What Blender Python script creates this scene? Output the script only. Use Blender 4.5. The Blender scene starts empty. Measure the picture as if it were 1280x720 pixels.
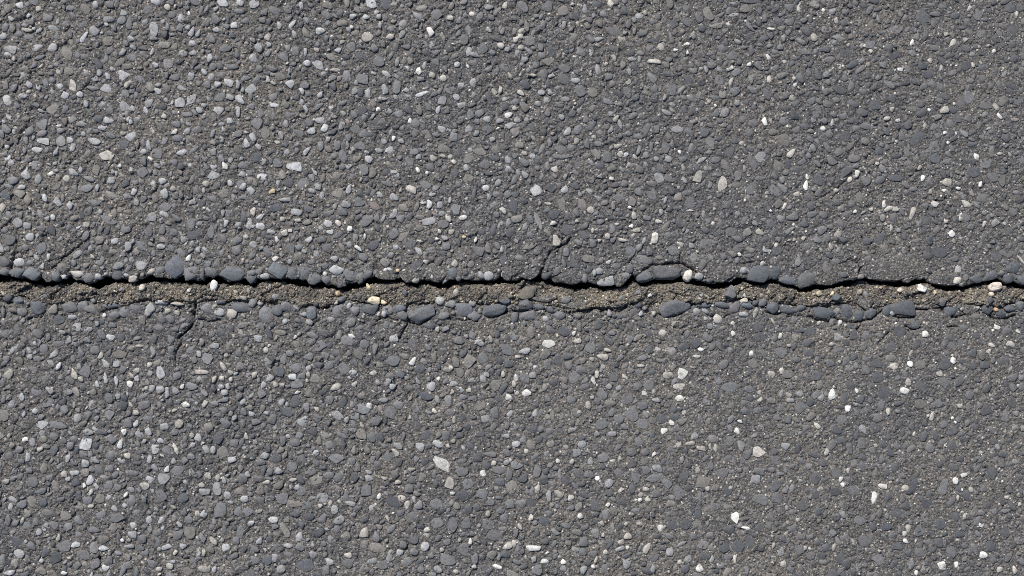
import bpy, math, random
import numpy as np

random.seed(7)
RNG = np.random.default_rng(11)
sc = bpy.context.scene
C = sc.collection

# ------------------------------------------------------------------ camera
PX = 0.0008                      # metres of road for one pixel of the 1280 x 720 photograph
cam_d = bpy.data.cameras.new("camera")
cam = bpy.data.objects.new("camera", cam_d)
C.objects.link(cam)
CAM_H = 1.45
cam.location = (0, 0, CAM_H)
cam_d.sensor_width = 36.0
cam_d.lens = 36.0 * CAM_H / (1280 * PX)
cam_d.clip_start = 0.05
cam_d.clip_end = 300.0
sc.camera = cam

# ------------------------------------------------------------------ sky, sun, exposure
SUN_EL = math.radians(43)
SUN_AZ = math.radians(118)       # direction the light comes FROM, counter-clockwise from +X
w = bpy.data.worlds.new("World")
sc.world = w
w.use_nodes = True
nt = w.node_tree
nt.nodes.clear()
sky = nt.nodes.new("ShaderNodeTexSky")
sky.sky_type = 'NISHITA'
sky.sun_disc = False
sky.sun_elevation = SUN_EL
sky.sun_rotation = math.pi / 2 - SUN_AZ
bg = nt.nodes.new("ShaderNodeBackground")
bg.inputs['Strength'].default_value = 0.075
wo = nt.nodes.new("ShaderNodeOutputWorld")
nt.links.new(sky.outputs[0], bg.inputs['Color'])
nt.links.new(bg.outputs[0], wo.inputs['Surface'])
sun_d = bpy.data.lights.new("sun", 'SUN')
sun_d.energy = 4.6
sun_d.angle = math.radians(0.53)
sun_d.color = (1.0, 0.965, 0.91)
sun = bpy.data.objects.new("sun", sun_d)
C.objects.link(sun)
from mathutils import Vector
sdir = Vector((math.cos(SUN_AZ) * math.cos(SUN_EL), math.sin(SUN_AZ) * math.cos(SUN_EL), math.sin(SUN_EL)))
sun.rotation_euler = sdir.to_track_quat('Z', 'Y').to_euler()
sun.location = (-2, 3, 4)
vs = sc.view_settings
vs.view_transform = 'Standard'
vs.look = 'None'
vs.exposure = 0.20
vs.gamma = 1.0
vs.use_curve_mapping = False
sc.cycles.use_denoising = False
sc.cycles.filter_width = 0.95

# ------------------------------------------------------------------ noise on arrays
PERM = RNG.random((4, 512, 512)).astype(np.float32)


def vnoise(x, y, scale, k=0):
    """smooth value noise, -1 .. 1; scale = metres per cell"""
    u = np.asarray(x) / scale + 7.3 * k
    v = np.asarray(y) / scale + 3.1 * k
    i = np.floor(u).astype(np.int64)
    j = np.floor(v).astype(np.int64)
    f = u - i
    g = v - j
    f = f * f * (3 - 2 * f)
    g = g * g * (3 - 2 * g)
    T = PERM[k % 4]
    a = T[i & 511, j & 511]
    b = T[(i + 1) & 511, j & 511]
    c = T[i & 511, (j + 1) & 511]
    d = T[(i + 1) & 511, (j + 1) & 511]
    return 2 * ((a * (1 - f) + b * f) * (1 - g) + (c * (1 - f) + d * f) * g) - 1


def steps(x, scale, seed):
    """random levels with abrupt changes, -1 .. 1 (a torn edge)"""
    u = np.asarray(x) / scale + seed * 37.0
    i = np.floor(u).astype(np.int64)
    f = np.clip((u - i - 0.5) * 4.5 + 0.5, 0, 1)
    T = PERM[int(seed * 10) % 4][int(seed * 100) % 512]
    return 2 * (T[i & 511] * (1 - f) + T[(i + 1) & 511] * f) - 1


def plates(x, y, scale, k=0, ang=0.75, stretch=1.5):
    """broken little facets: each cell has its own level and tilt, with a step down to its neighbour"""
    c, s = math.cos(ang), math.sin(ang)
    u = (np.asarray(x) * c + np.asarray(y) * s) / (scale * stretch) + 11.7 * k
    v = (-np.asarray(x) * s + np.asarray(y) * c) / scale + 5.9 * k
    i = np.floor(u).astype(np.int64)
    j = np.floor(v).astype(np.int64)
    best = np.full(u.shape, 9.0)
    z = np.zeros(u.shape)
    A, B, D, E = PERM[k % 4], PERM[(k + 1) % 4], PERM[(k + 2) % 4], PERM[(k + 3) % 4]
    for di in (-1, 0, 1):
        for dj in (-1, 0, 1):
            a = (i + di) & 511
            b = (j + dj) & 511
            dx = u - (i + di + A[a, b])
            dy = v - (j + dj + B[a, b])
            d = np.hypot(dx, dy)
            m = d < best
            best = np.where(m, d, best)
            z = np.where(m, (D[a, b] - 0.5) + (E[a, b] - 0.5) * 1.3 * dx + (A[b, a] - 0.62) * 1.5 * dy - 0.35 * d * d, z)
    return z


# ------------------------------------------------------------------ traced lines (pixels of the photograph -> metres on the road)
def WX(px):
    return (np.asarray(px, float) - 640) * PX


def WY(py):
    return (360 - np.asarray(py, float)) * PX


def chain(rows, oy=280):
    """four 4x enlarged strips of the photograph, x then y, joined into one line"""
    X, Y = [], []
    for k, s in enumerate(rows):
        n = [float(q) for q in s.split()]
        for a, b in zip(n[::2], n[1::2]):
            X.append(k * 320 + a / 4)
            Y.append(oy + b / 4)
    o = np.argsort(X, kind='stable')
    return np.array(X)[o], np.array(Y)[o]


LIP = chain([
    "0 255 45 262 80 270 130 282 190 286 203 262 210 250 218 264 230 290 290 270 330 262 345 250 380 275 440 292 480 285 510 265 560 260 620 268 670 285 710 275 760 255 808 247 820 265 880 270 920 255 930 275 985 282 1040 265 1090 262 1120 280 1190 282 1225 272 1245 295 1276 300",
    "0 276 50 268 110 275 150 272 200 275 250 280 275 300 320 292 375 298 400 307 450 308 510 297 550 280 590 262 640 275 700 268 720 265 760 285 820 290 840 280 880 290 940 292 960 270 1000 270 1040 278 1100 280 1190 275 1220 258 1240 270 1276 278",
    "0 280 60 270 130 262 180 272 215 290 250 295 300 293 350 290 400 292 440 308 490 312 540 298 580 285 600 258 620 278 670 285 705 275 720 275 790 275 850 265 870 275 900 275 930 278 980 295 1040 300 1100 285 1170 270 1190 285 1240 288 1276 280",
    "0 278 40 275 60 290 130 298 170 315 240 300 290 305 370 290 440 275 465 245 490 265 560 280 620 288 700 290 760 272 800 270 850 295 920 305 980 308 1060 285 1110 280 1150 265 1175 280 1205 295 1230 285 1250 300 1280 308"])
SANDTOP = chain([
    "0 278 50 280 110 285 160 300 215 312 290 295 350 290 420 305 490 320 520 300 560 282 640 290 690 294 760 287 830 276 900 292 1000 295 1060 290 1150 292 1220 300 1276 308",
    "0 296 60 287 150 290 220 302 320 308 380 318 450 322 530 310 570 295 620 287 700 282 740 287 800 300 860 298 920 315 980 305 1020 290 1100 297 1190 297 1276 288",
    "0 300 80 280 160 280 230 310 300 320 360 318 420 318 490 328 560 312 610 285 660 300 710 290 770 302 830 287 900 292 970 310 1050 322 1110 305 1170 290 1230 300 1276 295",
    "0 287 60 300 140 320 200 340 260 325 340 322 420 305 470 278 520 282 590 300 680 302 730 300 800 285 850 315 920 325 990 325 1060 297 1110 294 1180 297 1210 310 1280 320"])
LOWER = chain([
    "0 370 60 368 130 375 200 395 280 388 340 385 440 380 500 395 560 395 620 400 690 385 800 375 850 380 920 395 960 400 1000 400 1060 385 1130 390 1200 385 1276 378",
    "0 388 60 395 120 390 180 398 240 410 330 415 380 385 440 385 520 395 560 400 620 405 700 405 760 415 850 395 900 395 960 395 1020 400 1100 395 1180 400 1220 385 1276 375",
    "0 395 40 400 100 410 160 405 240 415 300 425 400 420 450 425 560 410 620 395 700 410 760 390 880 385 930 395 960 385 1030 388 1080 382 1120 380 1200 385 1276 396",
    "0 388 60 400 120 405 200 410 260 410 350 400 440 405 540 410 600 400 640 385 730 400 800 410 870 405 960 400 1050 400 1120 405 1180 405 1280 390"])


def line_fn(tr, seed, rough):
    X, Y = WX(tr[0]), WY(tr[1])
    m = float(np.mean(Y))

    def f(x):
        x = np.asarray(x, float)
        y = np.interp(x, X, Y)
        out = np.clip(np.maximum(X[0] - x, x - X[-1]) / 0.03, 0, 1)      # beyond the photograph the joint wanders on by itself
        y = y * (1 - out) + out * (m + 0.004 * vnoise(x, x * 0 + seed, 0.02, 1) + 0.006 * vnoise(x, x * 0 + seed, 0.11, 2))
        y = y + 1.3 * rough * steps(x, 0.0085, seed) + 0.7 * rough * steps(x, 0.0037, seed + 0.2)
        return y + 0.6 * rough * vnoise(x, x * 0 + seed, 0.004, 3) + 0.6 * rough * vnoise(x, x * 0 + seed, 0.0017, 2)
    return f


lip_y = line_fn(LIP, 0.31, 0.0010)
sand_y0 = line_fn(SANDTOP, 0.47, 0.0009)
low_y = line_fn(LOWER, 0.83, 0.0011)


def sand_y(x):
    return np.minimum(sand_y0(x) - 0.0011 * np.clip(steps(x, 0.021, 0.66) + 0.3, 0, 1), lip_y(x) - 0.0030) - 0.0005


# fissures: photograph pixels, depth mm, half width mm
FISS = [
    ("22 288 20 302 19 318 15 333 11 345", 6, 1.0), ("52 350 55 338 70 333 78 323 88 316 100 306 108 293 112 285", 5, .85),
    ("143 302 152 296 165 285 172 280", 2.5, .8), ("243 376 243 392 239 408 230 416 221 423", 9, 1.25), ("222 422 226 428 219 440 218 458", 4.5, 1.0),
    ("673 346 682 325 688 316 700 309 710 304 715 296", 5, .9), ("689 325 696 318 701 311", 3, .7),
    ("849 331 850 324 852 316", 4, .8), ("793 348 803 339 815 333 830 330 846 329 853 330 862 334 872 342", 6, 1.0),
    ("511 398 507 408 502 418 497 428", 5, 1.05), ("1046 335 1053 328 1062 325 1072 328 1076 338 1074 344", 4.5, .9),
    ("1070 414 1074 409 1079 404", 3.5, .8), ("1020 250 1028 246 1035 242 1048 234 1057 226 1064 217", 3.5, .8),
    ("510 397 512 404 524 406 534 400 543 390", 7, 1.1), ("603 389 612 398 620 397 634 389", 6, 1.0),
    ("822 391 832 397 846 396 858 390 866 382 872 379 880 377 895 377 911 375", 7, 1.1), ("697 383 722 388 746 385", 5, .9),
    ("1000 395 1012 397 1022 399 1036 401", 4, .8), ("1120 395 1132 396 1143 394", 5, .9), ("1132 406 1140 411 1151 410", 6, 1.0),
    ("1181 396 1190 397 1198 396", 5, .9), ("1184 408 1191 409 1198 408", 5, .9), ("1243 396 1250 398 1258 396", 4, .8),
    ("126 389 137 388 147 384", 5, .9), ("168 378 184 376 202 374", 5, .9), ("1048 303 1053 306 1060 303", 4, .9), ("1076 296 1080 303 1087 306 1090 304", 4, .9),
    ("925 331 938 329 948 326 955 328", 3, .8), ("930 0 942 4 954 2", 3, .8), ("1170 250 1176 250 1182 248", 5, 1.2), ("35 400 52 395 57 388", 4, .9),
    ("456 420 460 436 458 441", 4, .7), ("205 500 208 530", 2.5, .7), ("843 408 850 410 861 409 866 411 877 406", 3, .7),
    ("118 705 124 697", 7, 1.6), ("206 605 208 620 205 628", 4, .8), ("184 628 185 636", 4, .8), ("157 640 158 655 152 662", 3, .8), ("110 655 112 665", 3, .7),
    ("348 637 354 630 361 622 372 614", 3, .8), ("500 375 507 376", 3, .8), ("384 402 392 406 398 400", 4, .8), ("1000 300 1010 297 1022 290", 1.8, .7),
    ("718 312 735 310 750 312 790 331", 2.0, .6), ("1113 415 1104 423 1100 429", 2.5, .7), ("1160 330 1165 334 1170 333", 2.5, .8),
    # the broken seam along the sandless edge
    ("641 388 655 390 668 389 676 385 684 389", 5, 1.1), ("746 385 760 387 775 389 783 384", 5, 1.0), ("985 395 1003 395", 4, .9), ("958 391 972 394 981 387 986 391", 5, 1.0),
    ("1010 395 1020 400 1036 402 1044 397 1056 402 1068 403 1086 401 1098 393", 5.5, 1.1), ("1100 392 1110 386 1115 395 1126 397 1142 396 1146 386", 5.5, 1.1),
    ("1146 387 1160 386 1176 384 1182 393 1197 397 1208 392", 5, 1.0), ("1205 381 1220 380 1236 381", 4.5, .9), ("1236 393 1244 397 1258 398 1270 394", 5, 1.0),
    ("0 375 8 381 14 377", 5, 1.0), ("340 388 348 393 354 388 353 380", 4.5, .9), ("385 386 398 385 412 383", 5, 1.0), ("430 376 444 375 460 374", 5, 1.0),
    ("560 398 575 401 590 398 598 402", 4, .9), ("888 395 902 398 912 394", 4.5, .9), ("60 384 74 388 90 386", 4, .9), ("250 398 262 402 275 399", 4, .9), ("470 400 484 396 497 401", 4, .9)]


def groove(x, y):
    d = np.zeros(x.shape)
    for s, dep, hw in FISS:
        n = np.array([float(q) for q in s.split()])
        PXs, PYs = WX(n[::2]), WY(n[1::2])
        hwm = hw * 0.001
        pad = 0.006
        m = (x > PXs.min() - pad) & (x < PXs.max() + pad) & (y > PYs.min() - pad) & (y < PYs.max() + pad)
        if not m.any():
            continue
        xx = x[m] + 0.0011 * vnoise(x[m], y[m], 0.0055, 1) + 0.0006 * vnoise(x[m], y[m], 0.0024, 3)
        yy = y[m] + 0.0011 * vnoise(x[m], y[m], 0.0055, 2) + 0.0006 * vnoise(x[m], y[m], 0.0024, 0)
        best = np.full(xx.shape, 1.0)
        for a in range(len(PXs) - 1):
            ex, ey = PXs[a + 1] - PXs[a], PYs[a + 1] - PYs[a]
            t = np.clip(((xx - PXs[a]) * ex + (yy - PYs[a]) * ey) / (ex * ex + ey * ey), 0, 1)
            best = np.minimum(best, np.hypot(xx - PXs[a] - t * ex, yy - PYs[a] - t * ey))
        wv = hwm * (0.80 + 0.35 * vnoise(xx, yy, 0.007, 3))
        d[m] = np.maximum(d[m], dep * 0.001 * np.exp(-(best / wv) ** 2))
    return d


def relief(x, y):
    """how far the surface is worn open: strong on the far left, polished smooth towards the other corner"""
    return np.clip(0.92 - 0.50 * x - 0.08 * (y < 0) + 0.20 * vnoise(x, y, 0.13, 1), 0.42, 1.35)


def base_z(x, y):
    return 0.0009 * vnoise(x, y, 0.085, 0) + 0.00045 * vnoise(x, y, 0.027, 1)


def matrix_z(x, y):
    r = relief(x, y)
    wx_ = x + 0.0012 * vnoise(x, y, 0.006, 1)
    wy_ = y + 0.0012 * vnoise(x, y, 0.006, 2)
    z = base_z(x, y)
    z = z + r * (0.0012 * plates(wx_, wy_, 0.0085, 0) + 0.00095 * plates(wx_, wy_, 0.0046, 1) + 0.0006 * plates(x, y, 0.0026, 2, 0.3, 1.1))
    z = z + 0.00022 * vnoise(x, y, 0.0016, 2)
    z = z - 0.0012 * r * np.clip(vnoise(x, y, 0.012, 3) - 0.3, 0, 1)
    return z - groove(x, y)


# ------------------------------------------------------------------ materials
def nodes_of(name):
    m = bpy.data.materials.new(name)
    m.use_nodes = True
    t = m.node_tree
    t.nodes.clear()
    out = t.nodes.new("ShaderNodeOutputMaterial")
    b = t.nodes.new("ShaderNodeBsdfPrincipled")
    t.links.new(b.outputs[0], out.inputs['Surface'])
    return m, t, b


def N(t, kind, **kw):
    n = t.nodes.new(kind)
    for k, v in kw.items():
        if k in n.inputs.keys():
            n.inputs[k].default_value = v
        else:
            setattr(n, k, v)
    return n


def ramp(t, src, stops, interp='LINEAR'):
    r = t.nodes.new("ShaderNodeValToRGB")
    r.color_ramp.interpolation = interp
    e = r.color_ramp.elements
    while len(e) < len(stops):
        e.new(0.5)
    for q, (p, c) in zip(e, stops):
        q.position = p
        q.color = (c[0], c[1], c[2], 1) if isinstance(c, tuple) else (c, c, c, 1)
    t.links.new(src, r.inputs[0])
    return r.outputs[0]


def mix(t, a, b, fac=0.5, mode='MIX'):
    n = t.nodes.new("ShaderNodeMix")
    n.data_type = 'RGBA'
    n.blend_type = mode
    for s, v in ((n.inputs[0], fac), (n.inputs[6], a), (n.inputs[7], b)):
        if hasattr(v, 'is_output'):
            t.links.new(v, s)
        elif isinstance(v, (int, float)):
            s.default_value = v if s == n.inputs[0] else (v, v, v, 1)
        else:
            s.default_value = (*v, 1)
    return n.outputs[2]


def asphalt_material():
    m, t, b = nodes_of("worn_asphalt")
    geo = N(t, "ShaderNodeNewGeometry")
    P = geo.outputs['Position']

    def noise(scale, detail=3, rough=0.6):
        n = N(t, "ShaderNodeTexNoise", Scale=scale, Detail=detail, Roughness=rough)
        t.links.new(P, n.inputs['Vector'])
        return n.outputs[0]

    def vor(scale, feature='F1'):
        n = N(t, "ShaderNodeTexVoronoi", Scale=scale)
        n.feature = feature
        t.links.new(P, n.inputs['Vector'])
        return n
    # binder: bitumen with brown dust between the chips
    big = noise(9, 3)
    fine = noise(420, 4, 0.7)
    binder = ramp(t, fine, [(0.30, (0.051, 0.050, 0.049)), (0.5, (0.114, 0.1075, 0.099)), (0.70, (0.220, 0.206, 0.186))])
    # chips of two sizes, each with its own tone
    v1 = vor(330)
    sep1 = N(t, "ShaderNodeSeparateColor")
    t.links.new(v1.outputs['Color'], sep1.inputs[0])
    tone1 = ramp(t, sep1.outputs[0], [(0, (0.062, 0.062, 0.064)), (0.45, (0.108, 0.107, 0.105)), (0.8, (0.155, 0.154, 0.152)), (0.93, (0.26, 0.254, 0.24)), (1, (0.46, 0.43, 0.38))])
    in1 = ramp(t, v1.outputs['Distance'], [(0.30, 1.0), (0.52, 0.0)])
    c1 = mix(t, binder, tone1, in1)
    v2 = vor(135)
    sep2 = N(t, "ShaderNodeSeparateColor")
    t.links.new(v2.outputs['Color'], sep2.inputs[0])
    tone2 = ramp(t, sep2.outputs[1], [(0, (0.068, 0.070, 0.075)), (0.5, (0.115, 0.115, 0.116)), (1, (0.17, 0.168, 0.165))])
    g2 = N(t, "ShaderNodeMath", operation='MULTIPLY')
    t.links.new(ramp(t, v2.outputs['Distance'], [(0.30, 1.0), (0.42, 0.0)]), g2.inputs[0])
    t.links.new(ramp(t, sep2.outputs[2], [(0.45, 0.0), (0.5, 0.75)]), g2.inputs[1])
    c2 = mix(t, c1, tone2, g2.outputs[0])
    # crisp grit
    sp = noise(700, 3, 0.65)
    c3 = mix(t, c2, ramp(t, sp, [(0.32, 0.30), (0.5, 0.95), (0.61, 1.85), (0.70, 2.9)]), 0.85, 'MULTIPLY')
    # broad patches of dust and bitumen
    c4 = mix(t, c3, ramp(t, big, [(0.3, (0.86, 0.87, 0.90)), (0.7, (1.14, 1.11, 1.05))]), 1.0, 'MULTIPLY')
    c4 = mix(t, c4, (0.215, 0.200, 0.176), ramp(t, noise(48, 6, 0.72), [(0.55, 0.0), (0.72, 0.62)]))
    c4 = mix(t, c4, ramp(t, noise(2.3, 2), [(0.36, (0.885, 0.90, 0.96)), (0.62, (1.065, 1.055, 1.065))]), 1.0, 'MULTIPLY')
    t.links.new(c4, b.inputs['Base Color'])
    b.inputs['Roughness'].default_value = 0.82
    b.inputs['Specular IOR Level'].default_value = 0.35
    bm1 = N(t, "ShaderNodeBump", Strength=1.0, Distance=0.0013)
    t.links.new(noise(800, 4, 0.7), bm1.inputs['Height'])
    bm2 = N(t, "ShaderNodeBump", Strength=0.8, Distance=0.0007)
    t.links.new(ramp(t, v1.outputs['Distance'], [(0.1, 1.0), (0.6, 0.0)]), bm2.inputs['Height'])
    t.links.new(bm1.outputs[0], bm2.inputs['Normal'])
    t.links.new(bm2.outputs[0], b.inputs['Normal'])
    return m


def stone_material(name, source, rough=0.7, speck=0.5, bump=0.35):
    """source: 'object' reads the object's own colour, otherwise a colour attribute of the mesh"""
    m, t, b = nodes_of(name)
    geo = N(t, "ShaderNodeNewGeometry")
    P = geo.outputs['Position']
    if source == 'object':
        col = N(t, "ShaderNodeObjectInfo").outputs['Color']
    else:
        a = N(t, "ShaderNodeAttribute")
        a.attribute_name = "tone"
        col = a.outputs['Color']

    def noise(scale, detail, rough_=0.6):
        n = N(t, "ShaderNodeTexNoise", Scale=scale, Detail=detail, Roughness=rough_)
        t.links.new(P, n.inputs['Vector'])
        return n.outputs[0]
    c1 = mix(t, col, ramp(t, noise(260, 4, 0.65), [(0.28, (0.70, 0.69, 0.68)), (0.5, (1.0, 1.0, 1.0)), (0.75, (1.22, 1.22, 1.2))]), 1.0, 'MULTIPLY')
    c2 = mix(t, c1, ramp(t, noise(750, 3, 0.6), [(0.32, 0.60), (0.5, 1.0), (0.68, 1.6)]), speck, 'MULTIPLY')
    # bitumen and dust still clinging in places
    film = ramp(t, noise(150, 3, 0.6), [(0.52, 0.0), (0.72, 0.62)])
    c3 = mix(t, c2, (0.115, 0.109, 0.101), film)
    c3 = mix(t, c3, (0.205, 0.190, 0.168), ramp(t, noise(48, 6, 0.72), [(0.56, 0.0), (0.76, 0.5)]))
    t.links.new(c3, b.inputs['Base Color'])
    b.inputs['Roughness'].default_value = rough
    b.inputs['Specular IOR Level'].default_value = 0.35
    bm = N(t, "ShaderNodeBump", Strength=min(1.0, bump * 2.0), Distance=0.0006)
    t.links.new(noise(430, 5, 0.75), bm.inputs['Height'])
    t.links.new(bm.outputs[0], b.inputs['Normal'])
    return m


def sand_material(name, attr):
    m, t, b = nodes_of(name)
    geo = N(t, "ShaderNodeNewGeometry")
    P = geo.outputs['Position']

    def noise(scale, detail, rough_=0.6):
        n = N(t, "ShaderNodeTexNoise", Scale=scale, Detail=detail, Roughness=rough_)
        t.links.new(P, n.inputs['Vector'])
        return n.outputs[0]
    if attr:
        a = N(t, "ShaderNodeAttribute")
        a.attribute_name = "tone"
        c = mix(t, a.outputs['Color'], ramp(t, noise(900, 2), [(0.3, 0.7), (0.7, 1.25)]), 0.8, 'MULTIPLY')
    else:
        c = ramp(t, noise(500, 4, 0.75), [(0.3, (0.066, 0.062, 0.057)), (0.5, (0.127, 0.119, 0.108)), (0.72, (0.245, 0.228, 0.203))])
    c = mix(t, c, ramp(t, noise(34, 4), [(0.36, (0.68, 0.67, 0.67)), (0.5, (1.0, 0.965, 0.92)), (0.64, (1.26, 1.17, 1.04))]), 1.0, 'MULTIPLY')
    t.links.new(c, b.inputs['Base Color'])
    b.inputs['Roughness'].default_value = 0.9
    b.inputs['Specular IOR Level'].default_value = 0.25
    bm = N(t, "ShaderNodeBump", Strength=0.7, Distance=0.0006)
    t.links.new(noise(700, 4, 0.7), bm.inputs['Height'])
    t.links.new(bm.outputs[0], b.inputs['Normal'])
    return m


M_ASPH = asphalt_material()
M_STONE = stone_material("stone", 'object')
M_STONES = stone_material("stones_mixed", 'mesh')
M_GRIT = stone_material("grit_mixed", 'mesh', 0.8, 0.4, 0.3)
M_PEBBLE = stone_material("loose_pebble", 'object', 0.75, 0.7, 0.8)
M_SAND = sand_material("joint_sand", False)
M_GRAIN = sand_material("sand_grain", True)


# ------------------------------------------------------------------ mesh helpers
def mesh_from(name, V, F, mat, smooth=True, tone=None):
    """V (n,3); F list of int arrays, all quads or all triangles in each array"""
    me = bpy.data.meshes.new(name)
    V = np.asarray(V, np.float32)
    me.vertices.add(len(V))
    me.vertices.foreach_set("co", V.ravel())
    loops = np.concatenate([f.ravel() for f in F]).astype(np.int32)
    sizes = np.concatenate([np.full(len(f), f.shape[1]) for f in F]).astype(np.int32)
    starts = np.concatenate([[0], np.cumsum(sizes)[:-1]]).astype(np.int32)
    me.loops.add(len(loops))
    me.loops.foreach_set("vertex_index", loops)
    me.polygons.add(len(sizes))
    me.polygons.foreach_set("loop_start", starts)
    me.update(calc_edges=True)
    me.polygons.foreach_set("use_smooth", np.full(len(sizes), smooth, bool))
    if tone is not None:
        a = me.color_attributes.new("tone", 'FLOAT_COLOR', 'POINT')
        q = np.ones((len(V), 4), np.float32)
        q[:, :3] = tone
        a.data.foreach_set("color", q.ravel())
    me.materials.append(mat)
    return me


def link(name, me, parent=None):
    o = bpy.data.objects.new(name, me)
    C.objects.link(o)
    if parent is not None:
        o.parent = parent
    return o


def grid_faces(rows, cols, flip=False):
    i = np.arange(rows - 1)[:, None] * cols + np.arange(cols - 1)[None, :]
    q = np.stack([i, i + 1, i + 1 + cols, i + cols], -1).reshape(-1, 4)
    return q[:, ::-1] if flip else q


def spread(lo, hi, step, far):
    mid = np.arange(lo, hi + step * 0.5, step)
    ext = []
    s, p = step, 0.0
    while p < far:
        s *= 1.22
        p += s
        ext.append(p)
    return mid, np.array(ext)


# ------------------------------------------------------------------ the two road slabs and the sand in the joint
STEP = 0.00118
mx, ex = spread(-0.572, 0.572, STEP, 40)
XS = np.concatenate([(mx[0] - ex)[::-1], mx, mx[-1] + ex])


def slab(name, side):
    """side +1: the slab with the overhanging lip; -1: the other one"""
    f = lip_y if side > 0 else low_y
    yend = 0.335
    e = f(XS)
    span = yend - abs(float(np.mean(WY(LIP[1] if side > 0 else LOWER[1])))) * (1 if side > 0 else 1)
    tm, te = spread(0, span, STEP, 40)
    T = np.concatenate([tm, tm[-1] + te])
    e0 = float(np.mean(e))
    Tg = T[:, None]
    fade = np.exp(-Tg / 0.06)
    Y = side * Tg + e[None, :] * fade + e0 * (1 - fade)
    X = np.broadcast_to(XS[None, :], Y.shape)
    Z = matrix_z(X, Y)
    torn = np.clip(0.55 + 0.75 * vnoise(X, Y, 0.010, 2) + 0.25 * vnoise(X, Y, 0.0035, 1), 0, 1.3)
    if side > 0:
        torn = torn * (1 - 0.75 * np.clip((X - 0.22) / 0.06, 0, 1) * (1 - np.clip((X - 0.43) / 0.02, 0, 1)))      # the smooth bitumen-bound stretch of lip holds together
    Z = Z - 0.0012 * np.exp(-Tg / 0.0010) - (0.0021 if side > 0 else 0.0034) * torn * np.exp(-(Tg / (0.0058 if side > 0 else 0.0075)) ** 2)
    if side < 0:
        Z = Z - 0.0008
    rows_y, rows_z = [], []
    for off, dz in ((0.0030, -0.06), (0.0022, -0.03), (0.0012, -0.012), (0.0004, -0.005)):
        rows_y.append(e + side * off + 0.0006 * vnoise(XS, XS * 0 + dz * 9, 0.005, 1))
        rows_z.append(np.full(len(XS), dz))
    Y = np.vstack([np.array(rows_y), Y])
    Z = np.vstack([np.array(rows_z), Z])
    X = np.broadcast_to(XS[None, :], Y.shape)
    V = np.stack([X, Y, Z], -1).reshape(-1, 3)
    o = link(name, mesh_from(name, V, [grid_faces(Y.shape[0], Y.shape[1], side < 0)], M_ASPH))
    o["kind"] = "structure"
    return o


road_a = slab("asphalt_road", 1)
road_a["label"] = "weathered asphalt whose overhanging lip shades the open black gap"
road_a["category"] = "road"
road_b = slab("asphalt_road", -1)
road_b["label"] = "weathered asphalt whose worn edge meets the brown joint sand"
road_b["category"] = "road"


def sand_surface(x, s):
    """s 0..1 from the gap to the other slab"""
    y = sand_y(x) * (1 - s) + (low_y(x) - 0.0004) * s
    z = -0.0062 + 0.0052 * np.clip(s, 0, 1) ** 0.8
    z = z + 0.0016 * vnoise(x, y, 0.022, 1) + 0.0009 * vnoise(x, y, 0.008, 2) + 0.0005 * vnoise(x, y, 0.003, 3)
    z = z + 0.0032 * plates(x, y, 0.015, 0, 0.4, 1.7) + 0.0016 * plates(x, y, 0.006, 1, 0.9, 1.3)
    z = z - 0.0022 * np.exp(-s / 0.06) - 0.0050 * np.clip(vnoise(x, x * 0 + 0.7, 0.019, 2) + 0.3, 0, 1) * np.clip((s - 0.86) / 0.08, 0, 1)
    return y, z


def sand_bed():
    S = np.linspace(0, 1, 30)
    xs = XS
    Y, Z = sand_surface(np.broadcast_to(xs, (30, len(xs))), S[:, None])
    ly = lip_y(xs)
    sy = sand_y(xs)
    pre_y = [ly + 0.006, sy + 0.0002 - 0.001, sy - 0.0003 + 0.0006 * vnoise(xs, xs * 0, 0.004, 1)]
    pre_z = [xs * 0 - 0.052, xs * 0 - 0.05, xs * 0 - 0.018]
    post_y = [low_y(xs) - 0.0012, low_y(xs) - 0.006]
    post_z = [Z[-1] - 0.0015, xs * 0 - 0.02]
    Y = np.vstack([pre_y, Y, post_y])
    Z = np.vstack([pre_z, Z, post_z])
    X = np.broadcast_to(xs, Y.shape)
    V = np.stack([X, Y, Z], -1).reshape(-1, 3)
    o = link("sand", mesh_from("sand", V, [grid_faces(Y.shape[0], Y.shape[1], True)], M_SAND))
    o["kind"] = "stuff"
    o["label"] = "coarse brown sand filling the long open joint"
    o["category"] = "sand"
    return o


sand = sand_bed()


# ------------------------------------------------------------------ stone shapes (unit outlines, shared)
def outline(n, rg, kind):
    """0 rounded, 1 irregular, 2 chipped into flats, 3 one end drawn out, 4 lens"""
    th = np.arange(n) * 2 * math.pi / n + rg.uniform(0, 6.28 / n)
    r = np.ones(n)
    for k in (2, 3, 4):
        r = r * (1 + rg.normal(0, 0.07 if kind in (1, 2) else 0.04) * np.cos(k * th + rg.uniform(0, 6.28)) / (k / 2.5))
    r = r * (1 + rg.normal(0, 0.03, n))
    P = np.stack([r * np.cos(th), r * np.sin(th)], -1)
    for _ in range({0: 1, 1: 3, 2: 5, 3: 3, 4: 2}[kind]):
        q = rg.uniform(0, 6.28)
        nn = np.array([math.cos(q), math.sin(q)])
        P = P - np.clip(P @ nn - rg.uniform(0.58, 0.85), 0, None)[:, None] * nn * 0.95
    x, y = P[:, 0], P[:, 1]
    if kind == 3:
        y = y * (1 - 0.55 * (x + 1) / 2)
    if kind == 4:
        y = y * (1 - 0.45 * np.abs(x) ** 1.6)
    x, y = x - (x.max() + x.min()) / 2, y - (y.max() + y.min()) / 2
    return x / np.abs(x).max(), y / np.abs(y).max()


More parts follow.
